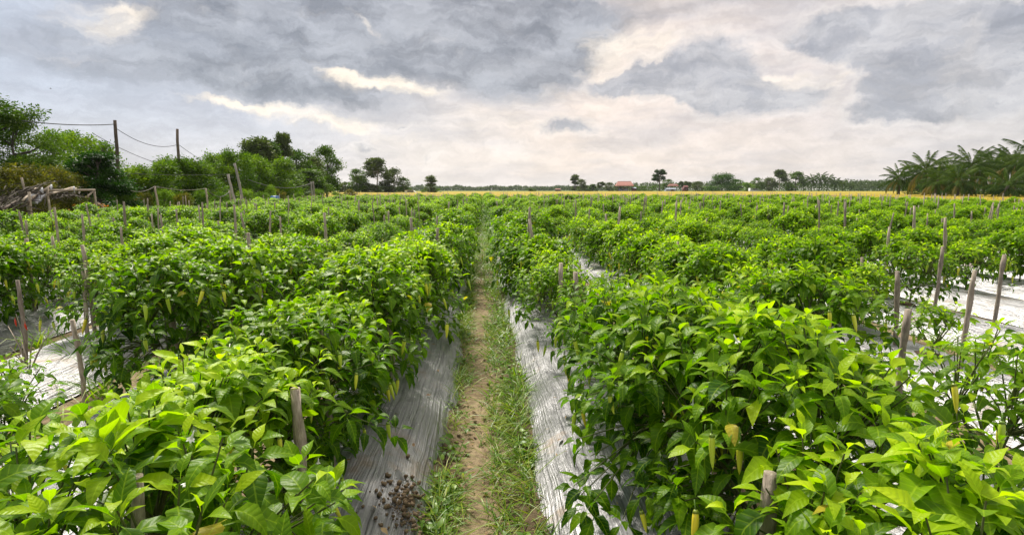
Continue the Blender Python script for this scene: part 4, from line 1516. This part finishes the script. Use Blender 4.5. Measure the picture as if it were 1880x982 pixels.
def palm(px, ytop, Y, label, seed, s=1.0, group='coconut palms at the right of the field'):
    q = at_y(px, ytop, Y)
    H = q[2]
    th = max(1.6, H - 2.3 * s)
    tr, lean = palm_trunk(seed, th)
    t = thing('palm_tree', label, 'palm', (q[0], q[1], 0), 0, group)
    link('trunk', tr, t)
    n = 30
    for k in range(n):
        f = k / (n - 1)
        el = R_(82 - 112 * f ** 0.9 + prng2.uniform(-6, 6))
        az = k * 2.39996 + prng2.uniform(-.2, .2) + seed
        old = f > 0.72 and prng2.random() < .4
        o = link('frond', FRO if old else FRG[0 if f < .3 else (1 if f < .65 else 2)], t)
        if old:
            o['label'] = 'yellow brown drooping frond'
        o.location = (lean[0], lean[1], th - .05 - .35 * f)
        o.rotation_euler = Euler((0, -el * (1 if el > 0 else .6), az))
        sc = s * prng2.uniform(.72, .98) * (0.8 if f < .12 else 1)
        o.scale = (sc, sc, sc)
    return t


PL = ((1655, 303, 74, 'short coconut palm at the left end of the right palm group', .72), (1703, 277, 66, 'full coconut palm with star-like crown, left of centre in the right group', .95),
      (1742, 284, 74, 'coconut palm standing behind between the two fullest right palms', .85), (1792, 268, 64, 'tall coconut palm in the middle of the right palm group', 1.0),
      (1828, 272, 72, 'coconut palm just right of the middle of the right group', .95), (1872, 264, 66, 'coconut palm touching the right picture edge', 1.0),
      (1905, 250, 60, 'coconut palm cut off by the right picture edge, tallest', 1.05), (1765, 300, 58, 'low coconut palm in front of the right palm group', .75),
      (1850, 305, 54, 'low coconut palm with yellowing fronds at right front', .8))
PL += ((1678, 296, 78, 'coconut palm behind, between the left end palm and the star-like one', .8), (1722, 302, 62, 'low coconut palm in front of the star-like palm', .72),
       (1812, 285, 80, 'coconut palm far back right of the middle of the group', .85), (1855, 278, 78, 'coconut palm far back near the right picture edge', .9))
for i, (px, yt, Y, lab, s) in enumerate(PL):
    palm(px, yt, Y, lab, 60 + i, s)
for i, (px, yt, Y) in enumerate(((1690, 338, 74), (1730, 336, 72), (1760, 334, 78), (1805, 336, 72), (1845, 335, 74), (1880, 334, 70))):
    tree(px, yt, 0, None, Y, 'conic', 'shrub', 'dark undergrowth bush beneath the right coconut palms, %s from left' % ORD[i + 1], 'bushes under the coconut palms', i % 2, 3500, .06, 60, 'bush', 'bush')

# small palms far off share one mesh
fp = MB()
r = np.random.default_rng(9)
fp.tube([[0, 0, 0], [.1, 0, 2.5], [.2, 0, 5.2]], [.2, .16, .13], 7)
for k in range(20):
    f = k / 19
    b = gen_frond(100 + k, 1.0 + .5 * f, 3.6)
    el = R_(75 - 100 * f); az = k * 2.4
    Rm = np.array(Euler((0, -el, az)).to_matrix())
    for V_, F_, T_ in zip(b.V, b.F, b.T):
        pass
    V_ = np.vstack(b.V) @ Rm.T + np.array([.2, 0, 5.2])
    fp.add(V_, np.vstack(b.F), np.concatenate(b.T))
FARPALM = fp.mesh('palm_tree', M['frond'])
for i, (px, yt) in enumerate(((1400, 331), (1446, 324), (1478, 322), (1492, 318), (1506, 314), (1520, 318), (1534, 323), (1548, 328), (1424, 328), (1562, 334), (1616, 330))):
    q = at_y(px, yt, 236 + (i * 7) % 20)
    o = link('palm_tree', FARPALM)
    o.location = (q[0], q[1], 0)
    s = q[2] / 8.0
    o.scale = (s, s, s)
    o.rotation_euler = (0, 0, i * 1.3)
    tag(o, 'tiny palm in the distant grove left of the big coconut palms, %s from left' % ORD[[0, 2, 3, 4, 5, 6, 7, 8, 1, 9, 10].index(i) + 1], 'palm', 'palms of the distant grove')

# ------------------------------------------------------------------ rice
rc = MB()
def rice_sheet(xs, ys, seed):
    X, Y = np.meshgrid(xs, ys)
    Z = 0.72 + 0.10 * (fbm(X * .8, Y * .8, seed) - .5) + 0.14 * (fbm(X * .05, Y * .03, seed + 4) - .5)
    Z[0, :] = 0; Z[:, 0] = 0; Z[:, -1] = 0
    V, F = grid(len(xs), len(ys), X, Y, Z)
    rc.add(V, F)
rice_sheet(np.linspace(-14, 180, 200), np.concatenate([[58.8], np.linspace(59, 120, 70), np.linspace(124, 212, 40)]), 1)
rice_sheet(np.linspace(-90, -14.2, 60), np.linspace(105, 200, 60), 2)
rice_sheet(np.linspace(31.8, 47, 50), np.linspace(14, 58.6, 110), 3)
sheet = rc.build('rice_canopy', M['paddy'])
tag(sheet, 'ripe golden rice canopy spread across the field beyond the peppers', 'rice', kind='stuff')
rb = MB()
r = np.random.default_rng(21)
P = []
for (x0, x1, y0, y1, n) in ((-14, 95, 58.8, 80, 16000), (-14, 120, 80, 140, 7000), (31.8, 47, 14, 58.6, 16000), (-60, -14, 105, 150, 2500)):
    P.append(np.stack([r.uniform(x0, x1, n), r.uniform(y0, y1, n), np.full(n, .45)], -1))
P = np.vstack(P)
blades(rb, P, .45, .1, r, .03, 2.0, (.3, 1.2))
tag(rb.build('rice_ears', M['rice']), 'golden rice ears standing in the field behind the peppers', 'rice', kind='stuff')

# rough grass under the left trees
gb = MB()
n = 9000
y = 10 + 90 * r.random(n) ** 1.6; x = -13.2 - 5 * r.random(n) ** 1.5
blades(gb, np.stack([x, y, np.zeros(n)], -1), .45, .15, r, .03, 1.6, (.4, 1.4))
n = 5000
x = r.uniform(-14, 31, n); y = 57.2 + r.random(n) * 1.5
blades(gb, np.stack([x, y, np.zeros(n)], -1), .5, .15, r, .03, 1.6, (.4, 1.4), .3)
tag(gb.build('rough_grass', M['grass']), 'rough grass along the edges of the pepper field', 'grass', kind='stuff')

# ------------------------------------------------------------------ poles, wires, posts
def post(name, ptop, pbase, X, zb, rad, mat, label, cat, group=None, n=9):
    a = at_x(*ptop, X)
    y = a[1]
    bq = at_y(pbase[0], 348, y)
    b = MB()
    rr = np.random.default_rng(int(ptop[0]))
    base = np.array([bq[0], y, zb])
    top = np.array([a[0], y, a[2]])
    t = np.linspace(-.03, 1, 8)[:, None]
    pts = (top - base) * t
    pts[:, :2] += rr.normal(0, rad * .12, (8, 2))
    b.tube(pts, np.linspace(rad * 1.15, rad * .9, 8), n, .5, .04, rr)
    o = b.build(name, mat)
    o.location = base
    tag(o, label, cat, group)
    return top, base


def cable(pts, sag, rad, mat, label, cat='wire', name='power_line'):
    b = MB()
    P = []
    for a, c in zip(pts[:-1], pts[1:]):
        for t in np.linspace(0, 1, 14)[: None if c is pts[-1] else -1]:
            p = np.array(a) * (1 - t) + np.array(c) * t
            p[2] -= 4 * sag * t * (1 - t)
            P.append(p)
    b.tube(P, rad, 5)
    return tag(b.build(name, mat), label, cat)


t1, b1 = post('utility_pole', (211, 221), (219, 300), -19, 0, .085, M['darkwood'], 'taller dark utility pole rising above the left trees', 'utility pole', 'utility poles')
t2, b2 = post('utility_pole', (325, 237), (331, 290), -19, 0, .085, M['darkwood'], 'second dark utility pole between bushy trees, shorter in the picture', 'utility pole', 'utility poles')
t0 = at_x(40, 222, -19)
t3 = at_x(470, 330, -19)
cable([t0, t1 - np.array([0, 0, .2])], .1, .022, M['wire'], 'twisted cable running from the left trees to the taller pole')
cable([t1 - np.array([0, 0, .4]), t2 - np.array([0, 0, .95])], .45, .016, M['wire'], 'sagging wire between the two utility poles')
cable([at_x(170, 245, -19), at_x(300, 303, -19)], .15, .014, M['wire'], 'lower thin wire crossing behind the taller pole')
cable([t2 - np.array([0, 0, .95]), t3], .5, .016, M['wire'], 'wire descending right from the second pole into the trees')
c1, _ = post('concrete_post', (431, 300), (448, 366), -14.4, 0, .075, M['concrete'], 'tall pale leaning concrete post in front of the trees', 'post', 'leaning posts')
c2, _ = post('concrete_post', (418, 320), (434, 368), -14.0, 0, .075, M['concrete'], 'shorter brownish leaning concrete post beside the tall one', 'post', 'leaning posts')
post('concrete_post', (421, 350), (425, 364), -14.2, 0, .05, M['wood'], 'small stub post left of the leaning concrete posts', 'post', 'leaning posts')
post('concrete_post', (571, 334), (573, 356), -15.5, 0, .08, M['concrete'], 'left one of the twin posts before the dark grove', 'post', 'twin posts')
post('concrete_post', (575, 333), (577, 356), -15.5, 0, .08, M['concrete'], 'right one of the twin posts before the dark grove', 'post', 'twin posts')
f1, _ = post('fence_post', (284, 342), (290, 374), -13.9, 0, .045, M['wood'], 'thin leaning fence post right of the layered dark tree', 'post', 'thin fence posts')
f2, _ = post('fence_post', (378, 346), (381, 370), -13.9, 0, .045, M['wood'], 'thin fence post between the roped post and leaning posts', 'post', 'thin fence posts')
post('fence_post', (40, 326), (52, 352), -14.4, 0, .035, M['wood'], 'thin slanting pole behind the left end of the shelter', 'post', 'thin fence posts')
f0 = at_x(240, 350, -13.9)
cable([f0, f1, f2], .12, .011, M['rope'], 'pale rope strung along the thin fence posts', 'rope', 'rope')
cable([f2, at_x(421, 352, -14.1)], .35, .018, M['wire'], 'dark slack cord from the fence post to the stub post', 'rope', 'rope')
cable([at_x(240, 319, -14), c2], .05, .010, M['wire'], 'thin straight wire leading to the shorter leaning post')
cable([at_x(455, 330, -15.5), at_x(573, 336, -15.5)], .5, .03, M['wire'], 'dark drooping cable left of the twin posts')

# blue barrel
q = at_x(505, 360, -13.4)
t = thing('barrel', 'blue plastic barrel at the field edge before the left grove', 'barrel', (q[0], q[1], 0))
b = MB()
zt = q[2]
hz = [0.0, .02, .25, .28, .31, .6, .63, .66, .88, .92]
b.tube([[0, 0, h / .92 * zt] for h in hz], [.29, .30, .30, .315, .30, .30, .315, .30, .29, .24], 18)
b.build('body', M['blue'], t)
b = MB(); b.tube([[0, 0, zt - .01], [0, 0, zt + .03]], [.2, .2], 14)
b.build('lid', M['blue'], t)

# ------------------------------------------------------------------ wooden shelter at the left
def shelter():
    X = -13.6
    def P(px, py, dx=0.0):
        return at_x(px, py, X + dx)
    o0 = P(110, 380)
    t = thing('shelter', 'low ramshackle wooden shelter with collapsed thatch and open poles', 'shelter', (o0[0], o0[1], 0))
    def pole(name, a, c, rad, mat):
        b = MB(); r = np.random.default_rng(int(abs(a[1] * 100)))
        s = np.linspace(0, 1, 6)[:, None]
        p = np.array(a) * (1 - s) + np.array(c) * s - o0 * np.array([1, 1, 0])
        p += r.normal(0, rad * .15, p.shape)
        b.tube(p, rad, 7, .5, .08, r)
        return b.build(name, mat, t)
    def g(p):
        return np.array([p[0], p[1], 0.0])
    A = P(86, 344); B_ = P(173, 351); C_ = P(53, 352)
    for base, top in ((P(92, 384), A), (P(179, 380), B_), (P(57, 380), C_), (P(60, 380, -1.8), P(52, 346, -1.8)), (P(170, 380, -1.8), P(166, 345, -1.8))):
        pole('post', g(base), top, .036, M['wood'])
    pole('rail', P(80, 350), P(174, 349), .035, M['wood'])
    pole('rail', P(95, 343, -1.8), P(170, 345, -1.8), .035, M['wood'])
    for (a, c, dx) in (((52, 372), (92, 341), 0), ((42, 368), (68, 345), -.4), ((84, 358), (136, 344), -.3), ((88, 356), (140, 346), -.8), ((6, 384), (40, 364), 0), ((60, 362), (98, 342), -1.2)):
        pole('rafter', P(*a), P(*c, dx - .6), .032, M['wood'] if dx else M['darkwood'])
    pole('brace', P(160, 362), P(172, 350), .03, M['wood'])
    pole('brace', P(180, 372), P(196, 386), .03, M['wood'])
    # loose dry stalks and netting slope down to the left
    rr = np.random.default_rng(71)
    for (a, c, dep, nst, nm) in ((P(6, 387), P(88, 346), 1.1, 190, 'thatch'), (P(88, 350), P(172, 352), 1.3, 120, 'thatch')):
        b = MB()
        u = rr.random(nst); v = rr.random(nst)
        S0 = a[None] + (c - a)[None] * u[:, None]
        S0[:, 0] -= dep * v
        S0[:, 2] += .10 * v - .16 * np.sin(u * 3.14) + rr.normal(0, .035, nst)
        S0 -= o0 * np.array([1, 1, 0])
        ax = nrm(c - a)
        D = ax[None] * np.where(rr.random(nst) < .75, 1, .2)[:, None] * rr.choice([-1, 1], nst)[:, None] + np.stack([rr.normal(0, .35, nst), rr.normal(0, .15, nst), rr.normal(-.05, .12, nst)], -1)
        L = rr.uniform(.25, 1.0, nst)
        leaves(b, S0, D, L, rr.uniform(.02, .06, nst), rr.uniform(0, .5, nst), rr.normal(0, .8, nst), np.full(nst, .3), rr.random(nst), rr, GT, GW)
        b.build(nm, M['thatch'], t)
    n1, n2 = 20, 8
    u, v = np.meshgrid(np.linspace(0, 1, n1), np.linspace(0, 1, n2))
    a, c = P(62, 368), P(84, 356)
    X_ = a[0] + (c[0] - a[0]) * u - .5 * v; Y_ = a[1] + (c[1] - a[1]) * u
    Z_ = a[2] + (c[2] - a[2]) * u + .2 * (fbm(u * 5, v * 4, 3) - .5) - .12 * np.sin(u * 3.14)
    V, F = grid(n1, n2, X_ - o0[0], Y_ - o0[1], Z_)
    V2 = V.copy(); V2[:, 2] -= .03
    b = MB(); b.add(V, F); b.add(V2, F)
    b.build('tarp', M['tarp'], t)
    for k, (px, py) in enumerate(((93, 344), (76, 350), (135, 347))):
        b = MB(); r = np.random.default_rng(k)
        p = P(px, py) - o0 * np.array([1, 1, 0])
        b.tube([p + r.normal(0, .03, 3) + np.array([.02, 0, -.1]), p, p + np.array([0, .05, .08])], [.015, .034, .018], 7, .5, .4, r)
        b.build('rag', M['tarp'], t)
    return o0


o0 = shelter()
q = at_x(98, 381, -13.3)
b = MB(); rr = np.random.default_rng(31)
b.tube([[0, -.25, 0], [0, -.2, .2], [0, 0, .33], [0, .22, .22], [0, .3, 0]], [.1, .2, .24, .2, .08], 9, .5, .18, rr)
o = b.build('sack', M['white']); o.location = (q[0], q[1], .05); tag(o, 'white sack lying under the wooden shelter', 'sack')
b = MB(); nn = 60; a = rr.uniform(0, 6.28, nn)
leaves(b, np.stack([rr.normal(0, .3, nn), rr.normal(0, .35, nn), rr.uniform(.3, .95, nn)], -1), np.stack([np.cos(a), np.sin(a), rr.normal(0, .4, nn)], -1), rr.uniform(.08, .18, nn), rr.uniform(.04, .08, nn), rr.uniform(.3, 1, nn),
       rr.normal(0, .5, nn), np.full(nn, .2), rr.random(nn), rr)
q = at_x(160, 378, -13.5)
o = b.build('bush', M['orange_leaf']); o.location = (q[0], q[1], 0); tag(o, 'small orange leaved bush under the right end of the shelter', 'bush')

# ------------------------------------------------------------------ buildings beyond the rice
def hut(px0, px1, ytop, yeave, Y, label, roofmat, postmat, n_post, open_=True, hip=True):
    a = at_y(px0, yeave, Y); c = at_y(px1, yeave, Y); top = at_y((px0 + px1) / 2, ytop, Y)[2]
    ze = a[2]; wdt = c[0] - a[0]; cx = (a[0] + c[0]) / 2
    dep = wdt * .75
    t = thing('pavilion', label, 'pavilion', (cx, Y, 0), 0)
    b = MB()
    h = wdt / 2; k = h * .80
    th = .12
    V = np.array([[-h, -dep / 2, ze], [h, -dep / 2, ze], [h, dep / 2, ze], [-h, dep / 2, ze], [-k, 0, top], [k, 0, top]])
    V2 = V.copy(); V2[:, 2] -= th
    for VV in (V, V2):
        b.add(VV[[0, 1, 5, 4]], [[0, 1, 2, 3]]); b.add(VV[[2, 3, 4, 5]], [[0, 1, 2, 3]])
        b.add(VV[[1, 2, 5, 5]] + np.array([[0, 0, 0], [0, 0, 0], [0, 0, 0], [0, .01, 0]]), [[0, 1, 2, 3]]); b.add(VV[[3, 0, 4, 4]] + np.array([[0, 0, 0], [0, 0, 0], [0, 0, 0], [0, -.01, 0]]), [[0, 1, 2, 3]])
    for i, j in ((0, 1), (1, 2), (2, 3), (3, 0)):
        b.add(np.array([V[i], V[j], V2[j], V2[i]]), [[0, 1, 2, 3]])
    for i in range(14):
        x = -k + 2 * k * i / 13
        b.tube([[x * h / k, -dep / 2, ze + .03], [x, 0, top + .03]], .05, 4)
    b.tube([[-k, 0, top + .03], [k, 0, top + .03]], .10, 6)
    b.build('roof', roofmat, t, False)
    for i in range(n_post):
        x = -h * .85 + 1.7 * h * i / (n_post - 1)
        for y in (-dep * .4, dep * .4):
            b = MB(); b.tube([[x, y, -.05], [x, y, ze - .02]], .13, 8)
            b.build('post', postmat, t)
    b = MB(); b.box((0, 0, .25), (wdt * .9, dep * .85, .5)); b.build('floor', M['concrete'], t, False)
    return t, wdt, dep, ze


t, wd_, dp_, ze_ = hut(1131, 1161, 333.5, 341, 215, 'open pavilion with red tiled roof beyond the rice field', M['redroof'], M['darkwood'], 4)
b = MB(); b.box((0, dp_ * .38, 1.2), (wd_ * .55, .15, 1.3)); b.build('wall', M['bluegrey'], t, False)
b = MB(); b.box((-.1, -dp_ * .3, 1.0), (wd_ * .35, .4, .1)); b.box((-1.2, -dp_ * .3, .75), (.1, .3, .5)); b.box((1., -dp_ * .3, .75), (.1, .3, .5)); b.build('bench', M['white'], t, False)
t, wd_, dp_, ze_ = hut(1227, 1244, 338, 341.5, 222, 'small hut with faded red roof right of the lone dark tree', M['redroof'], M['white'], 3)


def shed(px0, px1, ytop, Y, label, wm, rm, name='shed'):
    a = at_y(px0, ytop, Y); c = at_y(px1, ytop, Y)
    w_ = c[0] - a[0]; h = a[2]
    t = thing(name, label, 'shed', ((a[0] + c[0]) / 2, Y, 0))
    b = MB(); b.box((0, 0, h * .42), (w_ * .92, 2.4, h * .84)); b.build('wall', wm, t, False)
    b = MB()
    V = np.array([[-w_ / 2, -1.5, h * .84], [w_ / 2, -1.5, h * .84], [w_ / 2, 0, h], [-w_ / 2, 0, h], [w_ / 2, 1.5, h * .84], [-w_ / 2, 1.5, h * .84]])
    b.add(V, [[0, 1, 2, 3], [3, 2, 4, 5]]); b.add(V - [0, 0, .08], [[0, 1, 2, 3], [3, 2, 4, 5]])
    b.build('roof', rm, t, False)
    b = MB(); b.box((w_ * .1, -1.22, h * .36), (w_ * .3, .06, h * .7)); b.build('door', M['darkwood'], t, False)
    return t


shed(1160, 1167, 344, 214, 'small red painted shed beside the red roofed pavilion', M['redpaint'], M['bluegrey'])
shed(1221, 1240, 345.5, 212, 'long low blue grey shed before the small hut', M['bluegrey'], M['bluegrey'])
shed(1254, 1262, 341, 230, 'tiny dark red shed right of the small hut', M['redpaint'], M['redpaint'])
shed(1019, 1029, 346.8, 300, 'tiny brown shed on the horizon left of the tall narrow tree', M['darkwood'], M['redroof'])


def van(px, ytop, Y, label):
    a = at_y(px, ytop, Y)
    s = a[2] / 1.9
    t = thing('van', label, 'van', (a[0], Y, 0), 0, None, s)
    b = MB()
    prof = [(-2.3, .45), (2.2, .45), (2.3, .95), (1.5, 1.15), (.9, 1.85), (-2.2, 1.9), (-2.3, .9)]
    n = len(prof)
    V = [[x, -.85, z] for x, z in prof] + [[x, .85, z] for x, z in prof]
    b.add(V, [[i, (i + 1) % n, n + (i + 1) % n, n + i] for i in range(n)] + [[0, 1, 2, 6], [2, 3, 4, 5], [2, 5, 6, 6], [7, 8, 9, 13], [9, 10, 11, 12], [9, 12, 13, 13]])
    b.build('body', M['white'], t, False)
    b = MB(); b.box((-.3, -.87, 1.45), (2.0, .03, .5)); b.build('window', M['wire'], t, False)
    for x in (-1.5, 1.4):
        for y in (-.8, .8):
            b = MB(); b.tube([[x, y - .1, .34], [x, y + .1, .34]], .34, 14); b.build('wheel', M['wire'], t)
    return t


van(755, 349.2, 136, 'small white vehicle parked below the middle clump of trees')
van(1386, 345.5, 232, 'white vehicle parked before the distant palm grove')

# a bird high on the left
d = ray(93, 163)
p = CP + d * 120
b = MB()
for s in (-1, 1):
    b.add([[-.05, 0, 0], [.08, 0, 0], [.02, s * .22, .09], [-.06, s * .2, .09], [0.0, s * .42, .04], [-.05, s * .42, .04]], [[0, 1, 2, 3], [3, 2, 4, 5]])
b.tube([[-.17, 0, 0], [-.05, 0, 0], [.08, 0, 0], [.15, 0, .01]], [.01, .035, .035, .012], 7)
o = b.build('bird', M['wire']); o.location = p; o.rotation_euler = (0, 0, .6)
tag(o, 'tiny dark bird flying high in the sky at left', 'bird')

# thin moist air between the field and the horizon
b = MB()
b.box((0, 2400, 24), (5000, 4980, 50))
m, T = newmat('moist_air')
pv = NN(T, 'ShaderNodeVolumePrincipled')
pv.inputs['Color'].default_value = (0.86, 0.89, 0.93, 1)
pv.inputs['Density'].default_value = 0.00013
pv.inputs['Anisotropy'].default_value = 0.2
o_ = NN(T, 'ShaderNodeOutputMaterial')
T.links.new(pv.outputs[0], o_.inputs['Volume'])
hz_ = b.build('haze', m, None, False)
tag(hz_, 'thin pale haze in the air over the fields', 'haze', kind='stuff')
